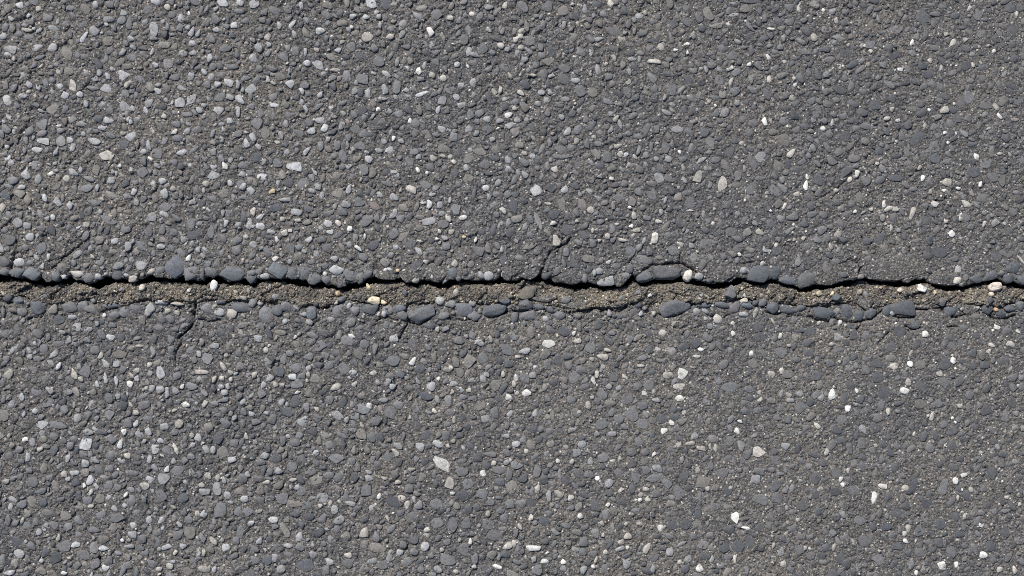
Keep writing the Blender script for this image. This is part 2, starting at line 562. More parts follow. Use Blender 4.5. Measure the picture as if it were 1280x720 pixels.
def cap(n, rings, rg, kind):
    """a stone worn down to a low crown: rim buried, shoulders round, top almost flat"""
    x, y = outline(n, rg, kind)
    V = []
    tilt = rg.normal(0, 0.10, 2)
    for s, z in rings:
        jit = 1 + rg.normal(0, 0.02, n)
        zz = z + (0 if z < 0 else 1) * (tilt[0] * x * s + tilt[1] * y * s + rg.normal(0, 0.05, n))
        V.append(np.stack([x * s * jit, y * s * jit, np.full(n, z) if z < 0 else zz], -1))
    V.append(np.array([[rg.normal(0, .08), rg.normal(0, .08), 1.0 + rg.normal(0, .05)]]))
    V = np.vstack(V)
    Q = []
    for k in range(len(rings) - 1):
        a = np.arange(n) + k * n
        b = (np.arange(n) + 1) % n + k * n
        Q += [np.stack([a, b, b + n], -1), np.stack([a, b + n, a + n], -1)]
    k = (len(rings) - 1) * n
    Q.append(np.stack([np.arange(n) + k, (np.arange(n) + 1) % n + k, np.full(n, len(V) - 1)], -1))
    return V, np.vstack(Q)


RG = np.random.default_rng(5)
KINDS_S = [0, 2, 2, 2, 3, 4, 1]
SMALL = [cap(10, [(1.02, -2.4), (0.99, 0.55), (0.88, 0.99)], RG, KINDS_S[i % 7]) for i in range(49)]
LARGE = [cap(16, [(1.02, -2.4), (0.985, 0.42), (0.91, 0.92)], RG, 2) for i in range(25)]
PLAIN = [cap(7, [(1.03, -2.4), (0.90, 0.8)], RG, KINDS_S[i % 7]) for i in range(24)]
GRIT = [cap(6, [(1.05, -1.6), (0.80, 0.55)], RG, i % 4) for i in range(24)]
SMALL_ME = [mesh_from("stone", v, [f], M_STONE) for v, f in SMALL]
LARGE_ME = [mesh_from("stone", v, [f], M_STONE) for v, f in LARGE]
LUMP_ME = [mesh_from("asphalt_lump", v, [f], M_ASPH) for v, f in LARGE]

TONES = {'W': (0.55, 0.54, 0.515), 'C': (0.355, 0.336, 0.305), 'L': (0.278, 0.281, 0.288), 'M': (0.150, 0.152, 0.160), 'D': (0.080, 0.085, 0.097),
         'B': (0.185, 0.176, 0.163), 'P': (0.225, 0.192, 0.175), 'Y': (0.42, 0.34, 0.23), 'A': (0.08, 0.08, 0.08)}

# stones read off the photograph in 4x enlarged windows: centre x, y, length, width, angle, tone
TILES = {
    (0, 0): "100 27 42 38 0 L;195 45 32 30 0 C;235 90 52 40 -20 M;55 95 34 26 -20 L;135 150 58 20 -5 C;18 182 38 34 0 L;55 243 64 42 -25 L;40 275 42 28 -15 L;190 240 62 36 5 L;265 237 52 44 70 L;335 265 84 50 -60 B;345 355 50 40 -10 B;200 287 56 24 20 M;45 358 46 24 65 M;420 185 66 26 60 L;540 205 54 46 0 B;568 138 40 24 -50 M;545 95 62 30 5 M;545 22 50 36 0 M;478 25 42 30 90 L;655 193 38 32 0 L;768 145 72 52 -60 L;768 190 44 24 0 M;820 225 64 34 -5 B;905 92 46 36 -70 L;960 158 52 30 60 L;992 165 44 22 60 L;938 137 28 26 0 L;1005 55 54 20 80 M;1035 42 40 20 70 M;780 10 52 34 -10 L;837 35 36 30 -30 C;1115 15 60 44 -40 L;1200 15 40 30 -20 L;1083 147 42 28 -5 L;1172 125 36 34 0 L;960 217 34 30 0 L;1125 240 64 40 0 M;915 266 44 34 0 L;965 265 42 30 20 L;1050 290 48 32 80 L;1185 268 44 26 -80 M;1265 290 44 40 90 L;710 237 60 26 -20 M;613 263 44 24 60 L;760 258 40 20 75 L;618 378 74 54 5 L;540 380 42 24 -60 L;560 345 26 20 -40 L;640 418 50 28 60 C;535 443 54 44 -30 L;465 443 72 24 -5 M;362 430 68 38 -70 C;298 433 38 32 -10 L;325 480 40 36 60 L;400 472 36 34 0 L;430 518 40 28 -70 L;265 540 64 50 60 B;115 480 50 26 10 L;70 437 46 28 60 M;45 585 36 26 -30 L;325 548 42 30 60 M;363 595 42 34 30 B;322 608 38 28 80 B;260 402 34 30 0 M;790 452 42 30 -50 L;778 325 34 30 0 L;1020 358 40 22 -45 L;1056 384 38 32 80 L;1090 422 36 32 0 L;1142 413 54 38 -20 L;1190 420 52 22 -85 L;900 512 52 50 0 L;1200 500 56 36 -55 L;1150 485 40 28 -20 L;1095 550 52 46 30 L;1190 558 56 24 -85 L;880 622 46 36 0 M;820 580 30 28 0 C;730 553 42 24 -50 L;685 598 32 28 0 L;655 610 26 22 90 L;640 595 32 18 80 L;662 542 32 32 0 L;682 478 36 24 85 M;510 640 46 26 0 L;545 605 54 34 -15 L;30 645 56 34 -40 M;80 697 44 22 -75 M;215 705 68 34 -10 L;350 700 32 30 0 L;470 705 70 34 -20 L;1162 335 64 28 5 M;1150 603 34 30 0 L;1020 527 30 24 0 L;1252 482 42 24 85 M;1255 530 38 34 0 M",
    (320, 0): "45 60 42 34 60 M;15 240 48 36 -60 L;228 32 44 22 -75 L;352 75 58 38 -35 M;420 62 40 38 0 M;252 100 42 26 -45 M;183 120 50 22 50 L;116 127 40 26 -60 L;193 172 46 26 -75 L;248 165 64 30 -55 B;323 157 50 38 -10 L;200 256 48 38 -80 M;113 245 38 18 85 B;62 222 32 26 -40 L;60 265 38 24 60 M;248 262 46 18 -85 L;380 285 62 36 -30 B;410 252 38 28 20 L;312 322 68 40 -30 L;253 316 38 32 0 L;123 384 56 42 0 B;168 422 50 46 0 L;398 350 62 20 0 C;415 392 32 24 30 B;230 455 40 22 -70 L;320 474 36 28 60 L;85 488 46 38 20 M;90 527 52 24 -15 L;22 560 60 36 -70 M;230 510 34 22 70 L;250 543 40 20 -60 L;381 543 40 28 -50 L;170 575 48 30 0 M;322 603 64 32 5 L;345 640 44 32 60 L;128 677 48 30 -70 L;435 568 30 28 0 L;460 610 40 26 -30 P;453 18 44 30 80 B;535 38 48 28 -75 B;577 18 64 46 -25 L;486 82 36 28 0 L;552 83 40 28 0 L;613 83 28 26 0 L;620 125 42 18 85 L;688 107 34 20 0 B;558 182 60 50 10 C;670 182 40 30 15 C;478 135 20 18 0 C;590 238 42 34 -60 M;527 285 60 42 -15 D;800 220 44 42 0 M;878 225 42 28 -75 L;874 158 50 32 -70 W;808 78 52 28 -35 L;903 72 62 56 0 M;978 30 42 24 65 B;970 88 36 26 -10 C;1080 70 32 26 0 C;1118 82 50 38 70 M;965 235 54 40 -70 D;1095 273 56 26 -5 L;1182 263 36 32 0 M;1222 227 38 30 -20 C;1256 247 30 28 0 L;1245 25 40 28 80 C;1165 148 28 26 0 L;815 355 40 32 70 W;936 390 38 36 0 C;842 327 42 18 80 L;760 343 32 18 -70 L;1006 322 30 28 0 L;532 393 64 48 -10 M;512 345 42 24 85 B;652 370 56 26 -30 L;706 308 52 24 75 L;560 465 54 28 85 L;645 445 54 32 -80 L;703 435 70 40 85 M;752 450 34 26 -10 L;832 470 72 22 20 L;522 460 46 32 80 D;632 492 44 18 -5 L;1085 412 46 34 75 L;1025 428 34 28 0 L;1002 485 40 32 -60 L;1028 528 44 32 10 L;612 545 24 22 0 W;662 555 40 28 -30 L;910 550 42 24 80 L;956 552 36 28 80 M;616 618 74 58 5 D;688 693 28 20 80 W;725 705 34 26 0 L;928 642 46 32 -50 L;898 672 40 26 0 M;1065 645 40 36 0 L;1160 652 54 48 0 M;1157 598 42 38 30 L;1105 608 30 28 0 M;1022 600 42 30 80 M;1182 697 28 26 0 L;1220 603 44 26 5 L;1222 452 42 20 75 C;1268 378 40 20 -60 C;733 640 32 22 40 M;540 590 36 26 70 M",
    (640, 0): "490 17 36 30 -50 C;520 12 30 26 0 B;255 55 58 50 30 B;360 45 52 32 -85 L;326 73 44 38 -40 D;298 85 30 26 0 D;425 22 50 36 0 D;260 128 48 22 85 L;155 125 50 28 70 M;330 120 28 18 -60 C;155 195 40 36 0 M;390 195 48 30 -50 M;42 180 28 28 0 C;18 195 38 28 60 C;82 252 48 22 -45 L;45 236 30 26 0 C;65 298 36 32 0 L;182 308 68 42 0 B;105 376 36 16 -10 C;12 88 30 36 60 M;638 80 42 30 0 L;697 108 40 30 -30 M;735 175 42 28 -80 M;706 205 58 32 -10 D;518 98 32 26 0 B;505 155 70 50 10 M;565 165 30 20 10 L;590 226 54 22 -10 M;610 155 36 18 80 B;395 265 42 24 -75 L;466 320 30 24 0 C;428 348 56 24 -85 L;600 297 48 24 0 L;636 297 36 20 90 L;712 306 70 24 -5 C;787 298 34 30 0 M;770 325 34 30 0 B;557 327 44 34 85 B;586 360 36 22 -85 L;502 420 36 30 70 B;320 402 50 30 15 L;190 463 32 26 -40 L;148 462 38 26 0 L;130 518 38 28 -20 L;176 498 36 26 0 L;176 560 46 30 -85 M;235 525 46 26 -10 M;402 463 54 44 0 B;248 585 32 30 0 L;278 657 48 34 75 L;203 668 24 20 0 P;26 598 36 32 0 L;15 662 50 48 0 B;12 540 30 26 0 C;710 440 50 34 90 M;708 490 50 40 90 D;764 488 34 18 80 C;772 563 58 24 -30 L;520 592 42 24 60 C;540 622 54 24 -70 L;495 570 28 26 0 L;410 590 30 26 0 D;632 683 54 28 0 M;587 665 50 32 30 M;826 645 60 40 0 L;888 660 56 34 -40 M;963 662 56 44 30 D;990 625 36 22 -20 M;1055 625 38 26 0 B;1262 608 44 26 -75 W;1187 665 44 40 0 M;1092 412 54 22 75 C;1200 448 62 30 -35 M;1187 322 28 22 50 W;800 525 34 22 -30 L;906 355 44 30 0 M;1000 325 46 36 0 M;985 70 72 50 -45 B;873 45 36 38 0 M;1110 75 54 22 5 L;1104 18 40 16 0 L;1080 118 26 24 0 C;1018 128 70 28 0 B;950 140 44 38 0 D;907 178 36 22 -60 L;878 218 22 18 0 W;820 250 26 16 0 W;878 262 16 22 0 W;1190 135 66 24 -45 M;1130 208 40 24 -10 L;1195 5 110 24 0 D;985 508 20 20 0 C;1125 515 30 28 0 L;845 450 54 22 45 L;650 430 40 20 80 L;785 130 24 20 0 L;895 495 36 34 0 M",
    (960, 0): "322 57 44 32 25 L;152 45 38 18 -70 C;240 33 36 26 20 L;386 58 34 28 0 M;550 95 46 16 -75 L;52 105 44 36 0 D;100 160 36 28 60 M;78 190 40 26 -80 L;15 145 40 14 -5 C;190 155 58 36 -30 D;230 188 42 38 -40 C;333 213 30 24 60 L;60 235 30 28 0 M;38 260 40 26 0 M;180 258 74 32 0 M;282 245 58 32 0 D;390 265 64 46 0 D;308 298 60 34 0 M;420 322 66 34 30 D;290 372 32 30 0 L;485 228 18 18 0 C;513 257 24 24 0 C;500 322 24 26 0 P;460 350 62 24 40 M;635 280 66 36 20 D;600 240 46 40 0 D;640 152 78 46 0 M;720 213 36 22 85 W;778 80 76 56 90 D;835 70 62 28 0 M;925 215 48 30 60 C;890 172 24 22 0 C;1005 160 52 30 -15 B;988 200 24 24 0 C;935 78 46 36 0 D;905 280 54 28 20 D;870 305 60 26 -50 D;992 330 54 46 0 D;1025 328 22 18 90 C;1022 272 26 24 0 L;808 305 28 28 0 C;575 325 36 34 0 M;660 347 30 20 -20 W;605 422 64 28 -35 M;780 432 46 34 50 M;740 408 48 36 0 D;1180 368 40 26 80 L;1215 430 76 30 -20 D;1210 455 66 30 -15 D;1230 290 50 40 0 D;1130 255 20 20 0 W;1210 40 54 44 0 D;1244 70 30 16 90 C;1005 42 32 18 50 C;800 370 52 46 0 D;360 450 70 40 -20 D;293 455 44 36 30 M;475 460 46 36 0 M;535 522 58 54 0 D;618 488 44 52 60 D;768 515 48 40 30 M;855 500 40 28 -20 M;140 515 48 30 30 M;88 478 30 36 0 M;298 520 48 40 0 M;90 545 56 30 0 D;620 545 30 22 50 C;595 592 36 22 20 C;648 602 28 18 -20 W;880 550 48 38 20 C;925 550 46 36 0 D;765 565 58 38 30 D;430 600 46 36 0 D;275 643 26 24 0 W;385 680 56 50 0 D;440 640 44 32 30 M;306 672 40 38 0 M;213 655 38 24 0 B;640 708 16 18 0 W;745 690 90 56 40 D;1140 535 44 22 -60 C;1158 582 38 16 -50 W;1235 598 44 22 0 P;1085 572 36 30 45 L;806 550 18 18 0 W;885 663 20 18 0 W;940 668 20 10 -60 W;1190 690 44 40 0 D;80 605 54 40 0 M;15 605 30 18 -50 C;25 660 46 34 0 B;130 392 20 18 0 C;5 395 24 36 0 C",
    (0, 150): "220 110 58 36 -20 L;85 100 42 22 -80 L;130 105 40 26 -80 M;185 150 56 30 0 L;233 150 30 24 60 M;350 100 30 26 60 L;365 140 46 26 75 L;280 158 40 22 70 L;472 108 64 34 -15 L;140 195 46 36 40 M;182 228 60 52 0 M;37 135 26 22 0 L;47 188 30 18 70 L;128 275 50 42 -60 L;192 295 50 38 80 L;65 300 52 40 20 M;252 270 36 20 30 W;532 178 70 54 -30 C;597 228 22 20 0 W;368 262 54 34 -20 L;402 248 36 22 80 L;445 293 60 28 -10 L;430 340 70 40 0 M;140 397 60 38 80 P;223 390 44 24 -60 L;312 390 50 20 80 B;348 428 46 30 80 L;470 415 66 34 -10 M;508 395 26 22 0 C;555 378 68 32 -25 B;580 430 22 14 40 P;12 440 44 34 70 C;372 490 52 26 15 B;432 523 34 30 0 C;237 490 26 24 60 L;265 485 32 26 -50 L;103 475 38 28 -80 M;345 535 40 28 75 M;427 580 60 34 65 M;150 585 42 42 0 L;45 600 68 52 0 M;25 552 38 32 40 M;540 500 90 36 -25 M;575 605 44 32 40 L;628 545 50 44 30 M;715 205 50 36 -80 M;712 262 62 54 0 M;718 158 34 28 0 L;742 125 54 24 -85 L;716 112 44 20 -85 M;688 118 54 20 80 B;630 320 50 34 60 D;670 360 36 26 70 L;767 328 46 26 -85 L;708 308 30 24 0 B;775 392 44 30 -65 B;825 370 52 38 -60 L;816 303 40 30 20 L;865 342 32 30 0 C;1125 228 48 28 -70 W;1230 115 48 30 -65 L;1028 318 32 34 80 C;962 410 40 26 0 L;950 227 22 22 0 L;1068 235 34 26 0 L;1212 225 48 38 0 M;1212 270 38 32 0 L;1150 315 36 26 -50 L;910 165 60 34 20 L;970 150 66 22 35 M;820 470 52 26 -25 L;825 435 60 46 -20 M;870 560 44 38 0 M;745 555 58 40 80 M;1110 590 56 38 -50 M;1185 600 54 40 20 M;1130 518 40 24 80 L;1192 523 32 24 20 L;803 632 44 28 5 L;943 690 38 26 70 W;960 618 30 24 85 L;1025 647 36 18 -30 L;1012 678 34 22 -40 L;1230 583 28 24 0 C;1265 455 44 28 70 C;1150 470 40 40 0 M;665 605 28 18 85 L;460 682 32 16 -50 C;880 25 44 36 20 M;1265 533 30 18 20 L;1215 330 44 24 60 L;960 300 54 26 70 B",
    (320, 150): "322 130 50 32 85 M;253 152 56 26 65 L;105 217 54 44 -45 M;190 232 80 46 -5 L;30 283 54 34 0 L;108 318 36 22 80 L;78 357 36 24 20 Y;292 258 48 18 -50 L;390 180 34 32 0 M;467 233 34 24 10 L;497 195 34 32 0 B;520 183 42 18 80 B;562 195 42 36 -30 L;553 160 30 16 0 L;615 152 42 26 0 L;665 150 42 38 0 L;641 107 32 28 0 L;688 95 30 20 85 W;724 105 30 26 0 L;400 285 44 38 60 B;335 290 50 26 75 B;650 260 40 34 0 D;695 268 52 36 -40 L;655 318 64 28 -12 M;780 345 58 36 -30 C;810 250 32 20 -50 W;855 265 20 22 0 W;885 193 42 34 -20 C;935 180 30 18 -20 C;988 208 30 24 -10 W;937 143 58 42 0 B;915 283 42 46 60 M;945 240 36 26 60 M;1050 238 36 28 -70 L;1060 292 54 46 20 B;1123 158 62 40 -25 B;1140 222 56 48 0 M;1260 198 44 32 -70 L;1260 243 32 32 0 L;1150 340 38 32 0 L;1210 315 40 30 50 L;1165 385 40 24 -80 L;1090 370 66 22 80 M;330 378 42 26 85 L;405 365 58 50 0 B;103 437 76 38 15 D;145 398 66 20 0 L;202 460 62 34 -10 L;20 485 40 26 50 L;22 530 48 34 -20 L;75 558 44 22 -10 L;142 563 34 32 0 C;133 495 26 24 0 C;395 432 34 24 90 L;360 518 48 40 0 L;412 515 36 24 -50 C;470 543 28 26 80 W;480 488 32 22 90 B;550 505 62 56 0 M;515 408 60 48 0 M;593 428 64 40 -30 P;620 375 38 30 -30 L;692 390 50 36 -40 L;740 440 58 36 -45 B;725 490 44 36 60 M;804 432 50 24 80 B;868 420 48 32 -80 L;918 425 40 36 30 L;962 490 44 28 -60 C;1035 488 44 26 10 W;865 507 72 36 15 L;820 540 40 34 0 B;815 483 46 26 -15 B;1120 445 46 26 50 M;1237 452 42 24 -50 W;1200 372 40 30 0 M;970 400 34 16 80 L;883 373 34 22 0 L;545 583 32 16 -80 W;512 640 48 20 -25 W;430 635 52 26 -55 B;265 600 38 26 30 L;330 597 46 34 0 M;700 637 30 28 0 L;735 580 68 34 35 B;815 655 52 28 -50 L;880 650 48 38 0 M;916 558 26 22 -60 C;903 594 24 18 20 W;945 590 36 24 0 L;820 605 36 10 -10 W;1040 585 22 18 0 Y;1110 650 66 44 -30 M;1230 650 32 22 70 L;1220 525 44 24 50 L;950 632 44 40 0 M;390 695 42 32 0 L;105 597 32 20 -80 L;40 693 20 14 0 C",
    (640, 150): "103 180 34 32 0 L;60 212 54 42 0 M;132 202 40 34 80 D;150 148 60 28 75 M;178 230 48 26 90 L;213 247 38 36 0 C;243 150 56 48 0 M;250 182 100 24 0 M;475 183 56 46 80 M;430 118 40 30 0 M;380 180 36 30 0 B;532 130 46 24 15 C;542 170 32 30 40 C;572 175 26 26 0 L;517 190 26 14 0 B;615 185 34 18 -50 C;635 148 62 22 80 L;697 135 54 20 90 M;722 195 28 28 0 L;782 195 38 34 -50 L;550 247 36 20 -50 L;640 247 48 36 -20 M;735 290 60 46 -30 L;498 293 26 18 -20 W;440 280 28 24 0 L;65 270 44 28 -60 L;265 283 36 20 70 L;120 352 62 56 0 L;190 340 48 50 0 D;250 420 66 42 -70 B;392 450 40 40 0 C;387 358 36 30 0 L;338 370 28 18 -60 L;130 505 96 28 -62 L;180 420 40 18 -5 C;208 515 34 22 0 W;222 600 58 42 -80 C;505 425 46 20 -80 L;588 437 22 18 0 W;608 478 40 30 -50 C;745 460 32 22 90 L;767 400 38 16 80 L;735 507 38 22 0 C;445 510 42 30 0 M;478 582 34 30 -60 C;557 602 50 18 -15 C;437 602 20 16 0 C;605 578 32 20 60 C;620 550 44 24 0 C;595 530 22 20 0 W;715 590 60 36 80 C;660 605 42 18 70 L;705 370 56 50 60 M;635 360 46 40 0 M;932 280 64 40 70 C;978 243 42 26 -10 L;1053 322 80 46 85 C;992 322 46 24 85 L;862 300 40 20 -60 L;855 235 34 18 -60 C;950 197 54 24 30 L;985 162 38 22 10 L;1198 212 76 36 -50 M;1163 245 36 16 -85 L;1147 118 26 26 0 C;838 162 24 16 -70 W;895 140 52 28 75 M;800 125 36 26 -60 M;830 383 40 42 0 B;890 452 40 10 -5 W;1013 445 18 18 0 C;1240 563 44 30 -30 C;1125 595 60 30 0 M;1095 560 56 46 0 M;900 628 32 32 0 L;965 617 70 50 30 M;1137 672 18 24 60 W;1215 515 30 28 0 L;1190 650 50 28 -20 B;860 550 30 16 70 L;1005 518 20 18 60 C;770 530 60 30 60 B;675 490 44 26 -10 L;90 630 80 30 20 B;90 575 40 36 0 M;25 495 60 36 10 B;270 660 30 46 0 M;1125 325 50 30 0 B;325 505 20 16 0 C;425 548 16 20 0 L",
    (960, 150): "640 108 20 18 0 W;900 115 18 18 0 W;120 165 60 30 40 C;225 140 40 32 -40 L;295 135 66 24 -60 M;352 160 44 36 30 M;432 192 60 38 0 M;557 155 44 40 0 D;635 180 56 30 0 D;826 192 66 50 0 D;875 120 54 22 75 D;1042 183 40 28 -60 W;1185 95 40 44 0 D;1027 262 72 54 -15 D;1005 205 70 26 -15 D;895 210 52 30 0 M;1162 167 30 16 0 C;445 270 40 24 85 W;388 262 62 44 60 D;408 298 32 22 60 C;340 353 26 24 0 C;545 218 22 20 0 C;770 292 34 22 60 W;895 312 48 38 -10 C;757 240 30 20 60 C;950 342 26 16 0 W;877 354 22 18 0 W;1060 320 32 16 80 W;1228 263 30 26 0 L;187 328 50 26 -80 W;143 370 32 26 0 C;230 345 28 22 0 L;80 432 42 16 60 C;12 453 16 14 0 W;65 495 44 40 0 L;118 483 64 36 0 M;110 550 62 24 40 L;433 457 20 18 0 W;580 420 38 20 85 W;635 442 40 34 0 C;600 445 54 24 35 C;515 447 24 20 0 C;573 490 30 38 0 L;720 470 72 26 75 C;990 422 62 34 -30 C;963 483 48 20 90 C;985 490 54 46 0 M;1082 467 30 24 0 L;1118 477 22 22 0 L;1135 512 44 34 30 L;1080 520 36 16 60 C;1015 535 44 34 30 M;918 570 32 34 40 W;888 508 22 20 0 C;615 540 36 16 80 C;653 550 26 24 0 L;640 290 76 34 0 D;690 325 56 26 -30 M;725 345 44 24 0 M;560 300 60 36 30 D;375 600 44 28 -15 D;492 605 46 38 -20 D;865 395 30 18 20 D;275 475 48 40 0 M;220 470 50 30 20 M;105 602 24 14 20 C;130 598 18 16 30 C;178 592 22 18 40 C;310 535 32 24 0 B;312 632 20 34 30 C;1070 390 60 44 0 M;1240 362 36 24 20 L;395 470 60 34 0 M;1260 400 40 40 0 D;1225 460 44 44 0 M;800 680 56 40 0 D;855 660 70 70 30 D;1105 632 24 20 -50 L;730 645 22 14 -50 C;40 625 20 24 0 C;195 630 40 34 0 M;1090 215 60 54 0 M",
    (0, 400): "550 88 46 32 -20 L;790 38 62 32 -15 M;595 172 74 44 -20 B;470 210 42 38 70 B;475 150 50 42 0 M;524 218 58 30 -50 L;698 130 48 16 0 C;652 142 34 24 0 B;855 150 36 38 0 M;850 95 44 34 -50 M;1070 130 50 30 0 L;1205 68 40 24 -60 B;1008 110 28 42 0 B;1130 177 22 24 0 C;1192 165 34 40 0 M;368 270 62 32 -65 C;404 294 28 34 60 C;348 300 56 32 -35 M;110 385 44 28 85 L;42 270 52 40 60 C;485 323 40 22 -60 L;528 290 56 22 -85 L;582 308 56 22 -80 L;655 275 34 18 -55 C;646 320 36 32 -20 W;798 262 66 44 -60 L;875 283 66 36 20 M;748 225 30 28 0 C;747 267 30 26 60 L;958 332 60 40 0 M;1115 232 54 22 -55 C;1010 260 74 24 0 C;1153 260 30 24 -60 C;1070 297 40 22 80 C;1107 292 28 24 0 C;1155 297 24 28 -50 C;1138 332 32 20 -70 L;1123 363 36 30 0 L;1106 332 30 26 0 L;1272 275 38 28 80 C;382 360 56 30 -60 B;340 360 52 36 0 M;175 457 34 30 0 L;290 525 88 38 -5 M;385 493 44 40 50 L;205 485 36 28 0 M;415 517 44 26 40 B;260 460 30 34 40 B;612 428 44 48 70 D;723 425 58 42 10 M;798 425 40 28 -70 M;720 380 60 26 30 M;835 365 58 22 88 L;928 425 46 32 -30 W;873 450 36 18 25 C;681 463 26 32 90 C;730 340 24 20 70 C;895 520 44 46 0 C;1042 533 48 40 0 B;822 535 46 44 -50 L;680 518 28 38 -20 L;735 497 58 36 0 M;620 558 32 32 -45 W;740 560 44 30 -60 L;427 622 64 64 0 L;597 622 46 32 -75 L;440 562 60 32 -10 L;635 680 36 32 0 C;605 705 40 28 0 L;350 632 36 44 0 M;200 647 34 24 15 C;125 597 32 22 10 W;45 577 28 16 70 C;95 645 40 40 40 M;45 680 40 42 0 M;270 585 48 44 0 M;560 597 40 42 30 M;803 607 36 26 -40 L;722 606 24 24 0 L;880 645 64 22 -65 C;962 625 36 26 10 L;1030 645 44 28 -60 L;1065 650 40 28 85 L;1160 700 46 32 0 L;1230 580 36 18 -80 C;1170 490 30 26 60 L;1070 418 44 24 0 M;1115 400 52 24 10 M;1195 380 36 32 30 M;875 355 40 32 -50 L;800 350 44 42 0 L;1258 470 30 26 0 L;748 697 44 26 80 L;240 85 26 44 0 M;120 95 30 36 40 M;292 230 46 22 60 L",
    (320, 400): "478 80 38 24 -30 W;455 105 66 48 -30 M;262 187 56 40 15 M;200 240 58 50 0 M;400 165 50 38 0 M;205 318 66 52 -10 M;180 285 44 30 0 L;485 262 42 28 -10 L;586 265 40 28 -10 C;492 320 28 30 0 C;400 335 62 36 25 C;98 322 30 30 0 C;130 322 28 20 -30 C;785 205 48 28 65 W;685 205 70 54 0 M;660 312 42 28 75 L;683 330 36 32 30 L;725 270 40 44 0 D;608 312 36 26 -50 L;808 305 44 16 -65 L;878 330 44 48 -30 L;853 380 66 42 0 D;1022 348 40 30 0 L;1063 350 28 22 -10 C;990 318 44 30 0 L;914 293 22 18 40 W;975 238 24 22 0 C;955 248 46 26 0 B;965 400 50 46 -40 L;893 453 28 28 0 C;1048 440 50 20 -70 B;990 497 40 18 90 C;1148 495 44 36 10 L;1192 462 40 60 0 M;1262 385 36 34 20 W;1268 468 32 34 0 L;128 412 32 38 0 L;198 408 46 56 0 D;155 460 54 56 20 D;565 430 28 34 0 W;540 445 62 52 0 M;453 500 26 36 0 L;712 425 50 40 -20 M;600 505 56 48 20 M;530 527 36 18 -45 C;260 270 22 28 0 C;290 410 28 36 20 B;250 440 36 52 0 M;230 515 50 42 -15 L;195 613 54 40 0 M;133 605 30 50 -10 M;300 665 36 30 40 L;368 625 40 42 20 M;42 678 44 36 0 L;400 695 80 50 -10 M;655 690 54 62 0 M;697 660 50 26 -50 C;910 620 60 34 -20 L;850 575 50 50 0 D;950 580 44 54 0 M;1070 205 62 70 0 B;1118 112 54 34 -20 L;1172 97 22 36 30 C;1083 75 36 46 0 M;1258 150 54 70 20 M;960 630 20 24 30 C;1135 295 36 44 40 L;1152 272 32 28 0 L;820 245 56 46 0 D;890 185 28 60 0 B;543 120 50 44 0 M;770 340 40 36 0 M;770 485 18 24 0 C;1235 270 20 32 0 C;1070 302 44 24 10 L;50 150 28 32 0 C;170 165 44 34 0 M;35 325 34 28 40 L;50 465 28 18 0 L;370 400 40 44 0 M;530 380 56 30 0 B;240 490 30 20 10 L;690 90 46 40 0 L",
    (640, 400): "185 118 64 46 -25 W;62 158 66 34 15 L;30 184 30 16 0 C;310 67 20 26 0 W;190 50 60 36 -35 M;755 65 48 34 -5 C;390 140 58 52 0 M;310 285 54 66 0 M;345 248 54 38 0 M;103 275 36 32 0 L;205 315 48 38 0 D;455 187 56 40 15 C;538 187 44 28 40 M;408 305 44 22 -60 W;425 272 22 40 0 C;18 290 24 40 15 W;72 366 48 38 30 W;10 320 22 36 0 C;25 366 24 24 0 C;645 230 40 16 0 C;742 203 44 22 -10 L;800 155 50 48 0 L;945 148 32 22 0 W;923 182 42 16 0 C;860 130 54 44 20 D;918 118 60 48 0 D;685 70 44 36 0 D;1197 165 22 28 0 W;1105 68 20 28 30 W;782 275 56 38 0 C;852 270 50 54 -20 W;838 335 66 34 0 C;838 392 44 36 20 W;565 285 36 18 -30 C;485 333 32 28 0 L;632 335 48 40 0 M;575 395 66 50 20 M;380 425 30 44 20 C;400 388 22 20 0 C;425 408 34 40 0 M;497 460 34 44 0 M;535 495 52 44 0 M;600 475 70 72 30 M;815 485 50 36 20 D;800 515 32 26 -20 W;763 556 36 32 0 W;750 495 60 46 0 D;1140 507 28 16 -10 W;1127 557 36 28 -50 W;1000 595 44 40 0 L;833 627 28 28 0 C;890 617 50 24 0 C;945 640 46 24 -15 C;1018 640 24 44 0 C;915 580 40 36 0 L;1230 660 56 60 40 C;1060 220 60 40 40 M;1240 85 70 48 0 D;1090 340 90 60 0 M;1185 345 50 40 0 M;600 660 50 44 0 M;665 660 44 40 0 M;350 622 44 40 0 L;325 665 46 44 0 M;295 550 60 26 20 L;190 555 40 34 0 M;455 690 60 44 20 M;395 705 30 40 -20 L;230 705 22 28 20 W;115 465 24 40 -10 L;335 460 22 20 0 C;20 620 44 34 0 L;500 570 46 26 0 L;1240 400 34 20 30 C;1160 415 34 30 0 M;655 430 50 44 0 M;720 400 44 26 0 L;480 150 40 18 -10 C;650 190 60 30 20 M;300 400 50 44 0 M;650 520 60 50 0 M",
